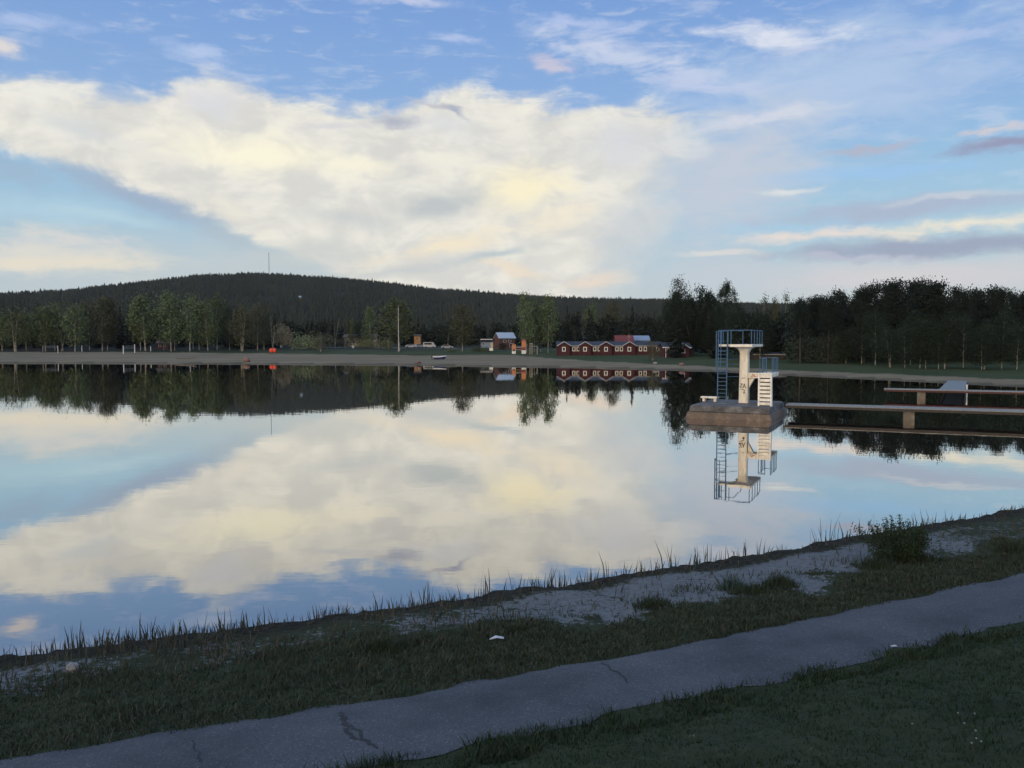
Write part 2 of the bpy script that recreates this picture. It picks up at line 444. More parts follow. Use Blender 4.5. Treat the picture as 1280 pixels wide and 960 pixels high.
def PE0(u): return 5.56 + .60 * sstep(_uR - 7, _uR + 1, u)
def PE1(u): return 7.46 + .72 * sstep(_uR - 7, _uR + 1, u)
_us = np.linspace(0, _cum[-1], 4000); _uR = _us[np.argmin(np.abs(np.where(shore(_us)[1] > 3, shore(_us)[0] / np.maximum(shore(_us)[1], .1) * F + CX, 1e9) - 1280))]
def build_path():
    us = np.arange(20, _cum[-1] - 10, .22)
    cols = np.linspace(0, 1, 13); V = []
    e0 = PE0(us) + (fbm(us * .5, us * 0, 51) - .5) * .16 + (vnoise(us * 2.3, us * 0, 52) - .5) * .16 + (vnoise(us * 7, us * 0, 53) - .5) * .09
    e1 = PE1(us) + (fbm(us * .5, us * 0, 55) - .5) * .20 + (vnoise(us * 2.0, us * 0, 56) - .5) * .2 + (vnoise(us * 7, us * 0, 57) - .5) * .10
    for c in cols:
        x, y = inland(us, e0 + (e1 - e0) * c)
        z = np.maximum(ground(x, y), 0) + .022 + .022 * math.sin(math.pi * c) - (.016 if c in (0., 1.) else 0)
        V.append(np.stack([x, y, z], -1))
    V = np.stack(V, 1); n, k = V.shape[:2]
    i, j = np.meshgrid(np.arange(n - 1), np.arange(k - 1), indexing='ij')
    Fq = np.stack([i * k + j, i * k + j + 1, (i + 1) * k + j + 1, (i + 1) * k + j], -1).reshape(-1, 4)[:, ::-1]
    me = np_mesh('path', V.reshape(-1, 3), Fq, smooth=True)
    m, nt, b, out = new_mat('asphalt')
    tc = N(nt, 'ShaderNodeTexCoord').outputs['Object']
    n1 = noise(nt, .8, 6, tc, .6); n3 = noise(nt, 70, 3, tc, .8)
    c = ramp(nt, n1, [(.28, (.056, .061, .070)), (.5, (.086, .093, .105)), (.72, (.112, .119, .132))])
    vo = N(nt, 'ShaderNodeTexVoronoi'); vo.inputs['Scale'].default_value = 55; nt.links.new(tc, vo.inputs['Vector'])
    sp_ = ramp(nt, vo.outputs['Color'], [(.55, (.55, .55, .55)), (.8, (1.0, 1.0, 1.0)), (.95, (2.1, 2.1, 2.05))])
    c = mix(nt, .5, c, mix(nt, 1.0, c, sp_, 'MULTIPLY'))
    c = mix(nt, 1.0, c, ramp(nt, n3, [(.35, (.6, .6, .6)), (.65, (1.15, 1.15, 1.15))]), 'MULTIPLY')
    nt.links.new(c, b.inputs['Base Color']); b.inputs['Roughness'].default_value = .9; b.inputs['Specular IOR Level'].default_value = .25
    bp = N(nt, 'ShaderNodeBump'); bp.inputs['Strength'].default_value = .5; bp.inputs['Distance'].default_value = .02
    nt.links.new(n3, bp.inputs['Height']); nt.links.new(bp.outputs[0], b.inputs['Normal'])
    p = tag(link('path', me, m), kind='structure')
    # cracks: narrow strips of dark filler lying on the asphalt
    dk = plain('crack filler', (.022, .022, .026), None, 9)
    from mathutils.bvhtree import BVHTree
    tree = BVHTree.FromPolygons([tuple(v) for v in V.reshape(-1, 3)], [tuple(f) for f in Fq.tolist()])
    def hit(px, py):
        d = Vector(ray(px, py)).normalized(); h = tree.ray_cast(Vector((0, 0, H)), d); return h[0]
    for pts, w in (([(426, 890), (432, 896), (429, 902), (436, 908), (433, 915), (440, 921), (446, 925)], .045), ([(440, 905), (452, 922), (462, 931), (475, 937)], .03),
                   ([(752, 827), (762, 836), (776, 844), (786, 856)], .022), ([(242, 926), (246, 940), (250, 957)], .02)):
        q = [hit(*p_) for p_ in pts]; q = [a for a in q if a]
        if len(q) < 2: continue
        rr = random.Random(len(pts)); P = []
        for a, b_ in zip(q, q[1:]):
            for t in np.linspace(0, 1, 6)[:-1]:
                P.append(a.lerp(b_, t) + Vector((rr.uniform(-.03, .03), rr.uniform(-.03, .03), .005)))
        mb = MB(); Vv = []; Fs = []
        for i, a in enumerate(P):
            t = (P[min(i + 1, len(P) - 1)] - P[max(i - 1, 0)]).normalized(); nrm = Vector((-t.y, t.x, 0)) * w * rr.uniform(.25, .8)
            h2 = lambda v: (lambda z: (v.x, v.y, z[0].z + .004) if z[0] else tuple(v))(tree.ray_cast(Vector((v.x, v.y, 9)), Vector((0, 0, -1))))
            Vv += [h2(a + nrm), h2(a - nrm)]
        for i in range(len(P) - 1): Fs.append((2 * i, 2 * i + 1, 2 * i + 3, 2 * i + 2))
        mb.add(Vv, Fs).build('crack', dk, p)
build_path()

# ------------------------------------------------------------------ diving tower
def build_tower():
    loc = at_depth(930, 503.4, 58.2); loc[2] = 0
    t = empty('diving_tower', loc, R(-25.7), label='white concrete diving tower with blue railings on a stained island base', cat='diving tower')
    t.scale = (1.043, 1.043, 1)
    # local frame: x to the right along the front, y away, pillar at the origin
    def ring(x0, x1, y0, y1, c, z):
        return [(x0 + c, y0, z), (x1 - c, y0, z), (x1, y0 + c, z), (x1, y1 - c, z), (x1 - c, y1, z), (x0 + c, y1, z), (x0, y1 - c, z), (x0, y0 + c, z)]
    x0, x1, y0, y1 = -3.05, 2.42, -3.95, 3.1
    lo = MB().loft([ring(x0, x1, y0, y1, .06, -1.5), ring(x0, x1, y0, y1, .06, .02), ring(x0 + .13, x1 - .13, y0 + .12, y1 - .12, .07, .41), ring(x0 + .25, x1 - .2, y0 + .25, y1 - .25, .1, .45)])
    up = MB().loft([ring(x0 + .22, x1 - .2, y0 + .22, y1 - .2, .12, .43), ring(x0 + .20, x1 - .17, y0 + .18, y1 - .2, .12, .48), ring(x0 + .24, x1 - .22, y0 + .25, y1 - .3, .14, .79), ring(x0 + .34, x1 - .30, y0 + .36, y1 - .4, .16, .87)])
    base = up.build('base', M['base_top'], t); lo.build('footing', M['base_low'], base)
    Z0 = .86
    def sq(w, d, z, c=.06, ox=0): return [(ox - w + c, -d, z), (ox + w - c, -d, z), (ox + w, -d + c, z), (ox + w, d - c, z), (ox + w - c, d, z), (ox - w + c, d, z), (ox - w, d - c, z), (ox - w, -d + c, z)]
    pl = MB().loft([sq(.305, .36, Z0), sq(.285, .34, 2.6), sq(.268, .33, 4.3), sq(.30, .40, 4.5), sq(.38, .52, 4.66), sq(.54, .76, 4.77), sq(.56, .8, 4.80)])
    pil = pl.build('pillar', M['concrete_white'], t)
    # spray paint on the front of the pillar
    g = MB(); yf = -.350
    def stroke(pts, r, mb=g, y=yf):
        for a, b in zip(pts, pts[1:]):
            mb.bar((a[0], y + (2.0 - a[1]) * -.0, a[1]), (b[0], y, b[1]), r, 5)
    stroke([(-.22, 2.20), (-.04, 2.22), (-.24, 1.98), (-.06, 1.98)], .022)
    stroke([(-.02, 1.92), (.06, 2.24), (.17, 1.90)], .022); stroke([(0, 2.04), (.15, 2.02)], .018)
    stroke([(-.2, 1.86), (.02, 1.80), (.12, 1.72)], .02); stroke([(-.02, 1.62), (.14, 1.60)], .02); stroke([(.06, 1.74), (.05, 1.48)], .02)
    stroke([(-.10, 2.62), (.1, 2.62)], .02)
    g.build('graffiti', M['black_spray'], pil)
    # 5 m platform with ladder landing
    s = MB().box(-.72, .72, -1.42, 3.0, 4.80, 4.98); s.box(-1.58, -.721, -.95, .05, 4.83, 4.98)
    s.build('upper_platform', M['concrete_white'], t, bevel=.015)
    r = MB(); T = 5.95; q = .026
    for (x, y) in [(-.66, -1.36), (.66, -1.36), (.66, -.2), (.66, .9), (.66, 1.9), (.66, 2.94), (-.66, 2.94)]:
        r.bar((x, y, 4.97), (x, y, T), q)
    for z in (T,):
        r.bar((-.66, -1.36, z), (.66, -1.36, z), q); r.bar((.66, -1.36, z), (.66, 2.94, z), q); r.bar((-.66, .1, z), (-.66, 2.94, z), q); r.bar((-1.55, -.93, z), (-.66, -1.36, z), q)
    for (x, y) in [(-1.55, -.93), (-1.55, -.45), (-1.55, .03), (-1.12, .03), (-.95, -.93), (-1.25, -.93)]:
        r.bar((x, y, 4.97), (x, y, T), q)
    r.bar((-1.55, -.93, T), (-1.55, .03, T), q); r.bar((-1.55, .03, T), (-.66, .1, T), q)
    r.build('upper_railing', M['steel_blue'], t)
    # ladder with its guard
    l = MB(); la, lb, ly = -1.56, -.96, -1.0
    for x in (la, lb): l.bar((x, ly - .12, Z0), (x, ly, 5.9), .034)
    for z in np.arange(1.3, 4.9, .27): l.bar((la, ly - .12 + (z - Z0) * .025, z), (lb, ly - .12 + (z - Z0) * .025, z), .022)
    lad = l.build('ladder', M['steel_blue'], t)
    gd = MB()
    for x, y in ((la - .08, ly - .30), (la + .3, ly - .62), (lb + .08, ly - .30), (la - .1, ly - .05)):
        gd.bar((x, y, 3.05), (x, y, 5.9), .022)
    for z in (3.1, 3.8, 4.5, 5.2, 5.88):
        P = [(la, ly), (la - .08, ly - .3), (la + .1, ly - .55), (la + .3, ly - .62), (lb - .1, ly - .55), (lb + .08, ly - .3), (lb, ly)]
        for a, b in zip(P, P[1:]): gd.bar((*a, z), (*b, z), .016)
    gd.build('ladder_guard', M['steel_blue'], lad)
    for z in (3.95, 3.58, 2.72): MB().bar((lb, ly, z), (-.34, -.2, z), .02).build('ladder_brace', M['steel_blue'], t)
    # 3 m platform, its beam and steps
    s3 = MB().box(1.02, 1.92, -.55, 2.2, 2.72, 3.0); s3.box(.30, 1.019, -.36, .5, 2.62, 2.99)
    p3 = s3.build('lower_platform', M['concrete_white'], t, bevel=.02)
    rg = MB()
    for a, b in (((.55, 2.86), (.66, 2.90)), ((.6, 2.78), (.78, 2.88)), ((.66, 2.74), (.82, 2.76)), ((.5, 2.74), (.6, 2.70))): rg.bar((a[0], -.372, a[1]), (b[0], -.372, b[1]), .024, 5)
    rg.build('graffiti', M['red_spray'], p3)
    cb = MB().prism([(.33, 2.62), (.70, 2.62), (.36, 2.0), (.33, 1.9)], -.2, .2); cb.build('bracket', M['concrete_white'], t)
    r3 = MB()
    for (x, y) in [(1.08, -.48), (1.28, -.48), (1.50, -.48), (1.86, -.48), (1.86, .1), (1.86, .8), (1.86, 1.5), (1.86, 2.14), (1.08, .6), (1.08, 1.4), (1.08, 2.14)]:
        r3.bar((x, y, 2.99), (x, y, 4.02), .025)
    r3.bar((1.08, -.48, 4.02), (1.08, 2.14, 4.02), .026); r3.bar((1.86, -.48, 4.02), (1.86, 2.14, 4.02), .026); r3.bar((1.08, -.48, 4.02), (1.50, -.48, 4.02), .022)
    r3.bar((1.08, 2.14, 4.02), (1.86, 2.14, 4.02), .022)
    r3.build('lower_railing', M['steel_blue'], t)
    st = MB(); yb, yt = -2.55, -.86
    for xa, xb in ((1.04, 1.13), (1.81, 1.90)):
        st.add([(xa + .27, yb, Z0), (xb + .27, yb, Z0), (xb + .27, yb + .42, Z0), (xa + .27, yb + .42, Z0), (xa, yt, 2.98), (xb, yt, 2.98), (xb, -.551, 2.98), (xa, -.551, 2.98)],
               [(0, 3, 2, 1), (4, 5, 6, 7), (0, 1, 5, 4), (1, 2, 6, 5), (2, 3, 7, 6), (3, 0, 4, 7)])
    for k in range(8):
        z = 1.10 + k * .252; y = yb + (z - Z0) / (2.98 - Z0) * (yt - yb)
        ox = .27 * (2.98 - z) / (2.98 - Z0)
        st.box(1.13 + ox, 1.81 + ox, y - .02, y + .26, z - .175, z)
    st.build('steps', M['concrete_white'], t)
    # slab seat left of the ladder
    c = t.matrix_basis
    b = MB(); b.box(-.62, .62, -.25, .25, .24, .36).box(-.5, -.3, -.18, .18, 0, .24).box(.32, .5, -.18, .18, 0, .24)
    rot = Matrix.Rotation(R(-25.7), 3, 'Z'); w = Vector(loc) + rot @ Vector((-2.45, .25, .865))
    o = b.build('slab_bench', M['concrete_white'], None, w, R(-25.7 - 4), bevel=.015)
    tag(o, 'low white slab bench left of the diving tower ladder', 'bench')
    return loc
TOWER = build_tower()

# ------------------------------------------------------------------ docks
def dock(name, a, b, width, label, fascia, piers, zt=.80):
    a = np.array(a); b = np.array(b); L = np.linalg.norm(b - a); ang = math.atan2(b[1] - a[1], b[0] - a[0])
    t = empty(name, (a[0], a[1], 0), ang, label=label, cat='jetty')
    d = MB(); x = 0
    while x < L:
        w = min(.145, L - x); d.box(x, x + w - .012, 0, width, zt - .045, zt + random.uniform(-.004, .004)); x += .145
    d.build('deck', M['deck_wood'], t)
    f = MB().box(0, L, .02, .10, zt - .21, zt - .047).box(0, L, width - .10, width - .02, zt - .21, zt - .047)
    f.build('edge_beam', fascia, t)
    for x in piers:
        p = MB().loft([[(x - .36, .35, -1), (x + .36, .35, -1), (x + .36, width - .25, -1), (x - .36, width - .25, -1)],
                       [(x - .33, .37, zt - .23), (x + .33, .37, zt - .23), (x + .33, width - .3, zt - .23), (x - .33, width - .3, zt - .23)]])
        p.build('pier', M['pier'], t, bevel=.02)
    return t, L
A = at_depth(981.5, 508, 57.2)[:2]; Bp = at_depth(1280, 515.5, 51.3)[:2]
uD = (Bp - A) / np.linalg.norm(Bp - A)
def along(px):  # distance along the first jetty for an image column
    k = (px - CX) / F; return (A[0] - k * A[1]) / (k * uD[1] - uD[0])
dock('jetty', A, A + uD * 46, 2.2, 'long grey plank jetty leading to the diving tower', M['dark_wood'], [along(1138) , along(1138) + 13, along(1138) + 26])
A2 = at_depth(1105, 488, 76.2)[:2]; B2 = at_depth(1280, 491, 71.6)[:2]; u2 = (B2 - A2) / np.linalg.norm(B2 - A2)
def along2(px):
    k = (px - CX) / F; return (A2[0] - k * A2[1]) / (k * u2[1] - u2[0])
t2, L2 = dock('jetty', A2, A2 + u2 * 24, 2.1, 'farther plank jetty with red edge beams and a gangway to the beach', M['red_wood'], [along2(1153), along2(1153) + 9.5, along2(1153) + 19])
# gangway from the beach to the farther jetty
ga = along2(1193); n2 = np.array([-u2[1], u2[0]]); p0 = A2 + u2 * ga + n2 * 2.11
p1 = np.array(at(1197, 477)[:2]); gl_ = np.linalg.norm(p1 - p0)
gw = MB(); v = (p1 - p0) / gl_; zt1 = gz(*p1) + .12
rel = lambda P, z: (float(np.dot(P - A2, u2)), float(np.dot(P - A2, n2)), z)
side = np.array([v[1], -v[0]]) * 1.05
for k in range(int(gl_ / .15)):
    c0 = p0 + v * (k * .15); c1 = p0 + v * (k * .15 + .138); za = .80 + (zt1 - .80) * k * .15 / gl_
    gw.add([rel(c0 - side, za - .04), rel(c0 + side, za - .04), rel(c1 + side, za - .04), rel(c1 - side, za - .04),
            rel(c0 - side, za), rel(c0 + side, za), rel(c1 + side, za), rel(c1 - side, za)],
           [(0, 3, 2, 1), (4, 5, 6, 7), (0, 1, 5, 4), (1, 2, 6, 5), (2, 3, 7, 6), (3, 0, 4, 7)])
gway = gw.build('gangway', M['gangway'], t2)
gb = MB()
for sgn in (-.9, .9):
    a_ = p0 + side * sgn; b_ = p1 + side * sgn; gb.bar(rel(a_, .66), rel(b_, zt1 - .14), .1, 4)
gb.build('gangway_beam', M['red_wood'], gway)
pb = p0 + v * 3 + side * 1.12
tag(MB().bar((0, 0, -.9), (0, 0, .52), .07, 8).bar((0, 0, .522), (0, 0, .62), .09, 8).build('mooring_post', M['white_paint'], None, (*pb, .5)), 'short white post at the right side of the gangway', 'post')

# ------------------------------------------------------------------ trees
def tube(P, rad, n=6):
    P = np.asarray(P, float); k = len(P); V = []; 
    for i in range(k):
        t = P[min(i + 1, k - 1)] - P[max(i - 1, 0)]; t /= np.linalg.norm(t) + 1e-9
        u = np.cross(t, [.3, 1, .2]); u /= np.linalg.norm(u) + 1e-9; w = np.cross(t, u)
        for q in range(n):
            a = 2 * math.pi * q / n; V.append(P[i] + (u * math.cos(a) + w * math.sin(a)) * rad[i])
    Fc = [(i * n + q, i * n + (q + 1) % n, (i + 1) * n + (q + 1) % n, (i + 1) * n + q) for i in range(k - 1) for q in range(n)]
    return np.array(V), np.array(Fc)

def leaves(C, size, g, flat=0.):
    n = len(C)
    a = g.normal(size=(n, 3)); a[:, 2] *= (1 - flat); a /= np.linalg.norm(a, axis=1)[:, None] + 1e-9
    b = g.normal(size=(n, 3)); b[:, 2] *= (1 - flat); b -= a * np.sum(a * b, 1)[:, None]; b /= np.linalg.norm(b, axis=1)[:, None] + 1e-9
    s = (size * g.uniform(.6, 1.4, n))[:, None]
    V = np.stack([C - a * s, C + b * s * .55, C + a * s, C - b * s * .55], 1).reshape(-1, 3)
    return V, np.arange(4 * n).reshape(-1, 4)

def merge(parts):
    V = []; Fc = []; o = 0
    for v, f in parts: V.append(v); Fc.append(f + o); o += len(v)
    return np.vstack(V), np.vstack(Fc)

def broadleaf(h, w, seed, n=2000, lo=.22, stems=1, size=.26, clumps=70, peak=.45, trunk_r=.13, droop=.3, spread=.16, gap=0.):
    g = np.random.default_rng(seed); tr = []; cl = []
    for s in range(stems):
        bx = (g.normal(size=2) * .3 if stems > 1 else np.zeros(2)); lean = g.normal(size=2) * (.10 if stems > 1 else .03) * h
        hh = h * (1 if s == 0 else g.uniform(.75, .97))
        z = np.linspace(0, hh * .95, 7); f = z / hh
        P = np.stack([bx[0] * .4 + lean[0] * f ** 1.2 + g.normal(size=7) * .05 * f, bx[1] * .4 + lean[1] * f ** 1.2 + g.normal(size=7) * .05 * f, z], 1)
        tr.append(tube(P, trunk_r * h / 12 * (1 - .9 * f) + .012))
        nl = max(6, clumps // stems)
        for k in range(nl):
            t = lo + (1 - lo) * (k + g.uniform()) / nl
            if g.uniform() < gap: continue
            tt = (t - lo) / (1 - lo)
            prof = math.sin(math.pi * min(1, tt ** (math.log(.5) / math.log(peak)) * .93 + .07)) ** .75
            rr = w / 2 * max(.12, prof) * g.uniform(.25, 1.0) ** .6; a = g.uniform(0, 6.283)
            c0 = np.array([np.interp(t * hh, P[:, 2], P[:, 0]), np.interp(t * hh, P[:, 2], P[:, 1]), t * hh])
            e = c0 + np.array([math.cos(a) * rr, math.sin(a) * rr, rr * g.uniform(.0, .55)])
            e[2] = min(e[2], hh)
            if k % 2 == 0:
                mid = (c0 + e) / 2 + np.array([0, 0, -.08 * rr]); tr.append(tube([c0 - [0, 0, .3 * rr], mid, e], [.022 * h / 12 + .01, .018, .008], 4))
            cl.append((e, w * spread * g.uniform(.6, 1.25)))
    per = max(3, n // max(1, len(cl))); C = []
    for e, sg in cl:
        m = int(per * g.uniform(.55, 1.5)); q = g.normal(size=(m, 3)) * sg * [1, 1, .95]; q[:, 2] -= np.abs(g.normal(size=m)) * sg * droop * 2
        C.append(e + q)
    C = np.vstack(C); C = C[C[:, 2] > h * lo * .55]
    return merge(tr), leaves(C, size, g)

def spruce(h, w, seed, n=1300, size=.36):
    g = np.random.default_rng(seed)
    tr = [tube([(0, 0, 0), (0, 0, h * .5), (0, 0, h * .985)], [.02 * h * .6, .008 * h, .01], 6)]
    t = 1 - g.uniform(0, 1, n) ** .62 * .93
    lay = np.floor(t * 17) / 17; fr = (t - lay) * 17
    a = g.uniform(0, 6.283, n); br = .75 + .25 * np.sin(a * 5 + lay * 40) 
    r = (1.02 - t) * w / 2 * np.sqrt(g.uniform(.02, 1, n)) * br * (.75 + .35 * (1 - fr))
    C = np.stack([np.cos(a) * r, np.sin(a) * r, t * h - r * .28], 1)
    return merge(tr), leaves(C, size * (.5 + .7 * (1 - t)) , g, .35)

def pine(h, w, seed, n=1500, lo=.48, size=.28):
    g = np.random.default_rng(seed); tr = []
    f = np.linspace(0, 1, 7); bend = g.normal(size=2) * .04 * h
    P = np.stack([bend[0] * f ** 2, bend[1] * f ** 2, f * h * .95], 1); tr.append(tube(P, .016 * h * (1 - .85 * f) + .02))
    C = []; k = 30
    for i in range(k):
        t = lo + (1 - lo) * (i + g.uniform()) / k; tt = (t - lo) / (1 - lo)
        rr = w / 2 * (1 - .75 * tt ** 2.2) * g.uniform(.3, 1) * (.55 + .45 * min(1, tt * 4)); a = g.uniform(0, 6.283)
        c0 = np.array([np.interp(t, f, P[:, 0]), np.interp(t, f, P[:, 1]), t * h * .95]); e = c0 + [math.cos(a) * rr, math.sin(a) * rr, rr * .22 + .2]
        tr.append(tube([c0, (c0 + e) / 2 - [0, 0, .05], e], [.05, .035, .015], 4))
        q = g.normal(size=(int(n / k * g.uniform(.6, 1.5)), 3)) * [w * .13, w * .13, w * .075]; C.append(e + q)
    return merge(tr), leaves(np.vstack(C), size, g, .2)

PROTO = {}
def proto(key, fn, leaf, bark):
    (tv, tf), (cv, cf) = fn
    PROTO[key] = dict(trunk=np_mesh('trunk', tv, tf, smooth=True), crown=np_mesh('crown', cv, cf), raw=(tv, tf, cv, cf), leaf=leaf, bark=bark, h=float(cv[:, 2].max()))
    PROTO[key]['trunk'].materials.append(M[bark]); PROTO[key]['crown'].materials.append(M[leaf])

for i in range(4): proto(f'birch{i}', broadleaf(12, 4.4 + .5 * (i % 3), 100 + i, 2600, lo=.20 + .05 * (i % 2), size=.21), 'birch_leaf', 'birch_bark')
for i in range(3): proto(f'bud{i}', broadleaf(12, 4.6, 120 + i, 3400, lo=.20, size=.18, stems=1 + (i == 2) * 2), 'bud_leaf', 'birch_bark')
for i in range(2): proto(f'multi{i}', broadleaf(12, 6.0, 130 + i, 2600, lo=.28, stems=3, size=.21), 'birch_leaf', 'birch_bark')
for i in range(3): proto(f'aspen{i}', broadleaf(15, 7.6, 140 + i, 9000, lo=.14, stems=1 + 2 * (i == 0), size=.17, clumps=110, spread=.085, gap=.10, peak=.55), 'dark_leaf', 'dark_bark')
for i in range(3): proto(f'shade{i}', broadleaf(11, 6.4, 150 + i, 4200, lo=.20, size=.19, stems=1 + (i == 1), clumps=60), 'dark_leaf', 'birch_bark')
for i in range(4): proto(f'pine{i}', pine(15, 6.6 + .6 * i, 160 + i, 4600, size=.21), 'pine_leaf', 'pine_bark')
for i in range(3): proto(f'spruce{i}', spruce(15, 5.4 - .5 * i, 170 + i, 2000), 'spruce_leaf', 'dark_bark')
proto('wispy', broadleaf(13, 3.2, 180, 900, lo=.35, size=.17, gap=.25, spread=.13), 'willow_leaf', 'birch_bark')
proto('bare', broadleaf(10, 3.4, 181, 260, lo=.35, size=.15, stems=2, gap=.4), 'bud_leaf', 'birch_bark')
proto('blossom', broadleaf(6, 5.4, 182, 2300, lo=.25, size=.16, stems=2, clumps=50), 'blossom_leaf', 'dark_bark')
proto('palebush', broadleaf(4.4, 6.4, 183, 2400, lo=.06, size=.18, stems=4, clumps=60, peak=.4), 'pale_leaf', 'dark_bark')
proto('thicket', broadleaf(5, 6, 184, 1500, lo=.22, size=.17, stems=6, clumps=54), 'bud_leaf', 'birch_bark')
proto('willow', broadleaf(7, 9, 185, 4200, lo=.05, size=.24, stems=4, clumps=90, peak=.45), 'willow_leaf', 'dark_bark')
proto('slim', broadleaf(11, 3.4, 186, 2300, lo=.10, size=.2, peak=.3, clumps=70, spread=.14), 'birch_leaf', 'birch_bark')
proto('hedge', broadleaf(2.2, 3.6, 187, 1400, lo=.03, size=.13, stems=5, clumps=40, peak=.5), 'birch_leaf', 'dark_bark')

def tree(key, px, by, ty, label, group, name='birch_tree', cat='tree', wpx=None, depth=None, rz=None):
    p = at(px, by) if depth is None else np.array([*at_depth(px, by, depth)[:2], 0])
    p[2] = gz(p[0], p[1])
    top = at_depth(px, ty, p[1])[2]; pr = PROTO[key]; sz = (top - p[2]) / pr['h']
    r = empty(name, (p[0], p[1], p[2] - .05), rz if rz is not None else random.uniform(0, 6.28), label=label, cat=cat, group=group)
    w = sz
    if wpx:
        cv = pr['raw'][2]; w0 = np.percentile(np.abs(cv[:, :2]), 97) * 2; w = wpx * p[1] / F / w0
    for part in ('trunk', 'crown'):
        o = link(part, pr[part], None, r); o.scale = (w, w, sz)
    return r

ORD = ['first', 'second', 'third', 'fourth', 'fifth', 'sixth', 'seventh', 'eighth', 'ninth', 'tenth', 'eleventh', 'twelfth', 'thirteenth', 'fourteenth', 'fifteenth',
       'sixteenth', 'seventeenth', 'eighteenth', 'nineteenth', 'twentieth', 'twenty-first', 'twenty-second', 'twenty-third', 'twenty-fourth', 'twenty-fifth', 'twenty-sixth']

# birches behind the left beach: kind, column, base row, top row, crown width in px
LB = [('birch0', 3, 438.5, 387, 28), ('multi0', 19, 439.5, 379, 38), ('birch1', 33, 438, 388, 20), ('birch2', 57, 439, 371, 32), ('birch3', 69, 438.5, 375, 26),
      ('multi1', 78, 439, 368, 34), ('birch0', 94, 439.5, 376, 30), ('bud0', 112, 438, 372, 22), ('bud1', 128, 439, 365, 26), ('bud0', 134.5, 438.7, 368, 26), ('birch1', 176, 438.5, 370, 26),
      ('birch3', 182, 439, 361, 36), ('birch2', 205, 438.3, 372, 20), ('birch0', 214, 439, 358, 29), ('birch1', 218.5, 438.4, 364, 22), ('birch3', 237.5, 438.5, 362, 29), ('bud1', 249, 437.5, 374, 22),
      ('birch2', 260, 438.5, 364, 28), ('birch1', 271.5, 437.5, 364, 24), ('bud0', 287, 437, 378, 18), ('bud2', 303, 439, 375, 30), ('bud1', 322, 438, 374, 26), ('bud0', 330, 437.5, 384, 20)]
DESC = {'birch': 'leafy green birch', 'multi': 'forked green birch', 'bud': 'brownish budding birch'}
for i, (k, px, by, ty, w) in enumerate(LB):
    kd = DESC[k.rstrip('0123456789')]
    tree(k, px, by, ty, f'{kd}, {ORD[i]} tree from the left end of the far beach', 'birches behind the far beach', wpx=w)

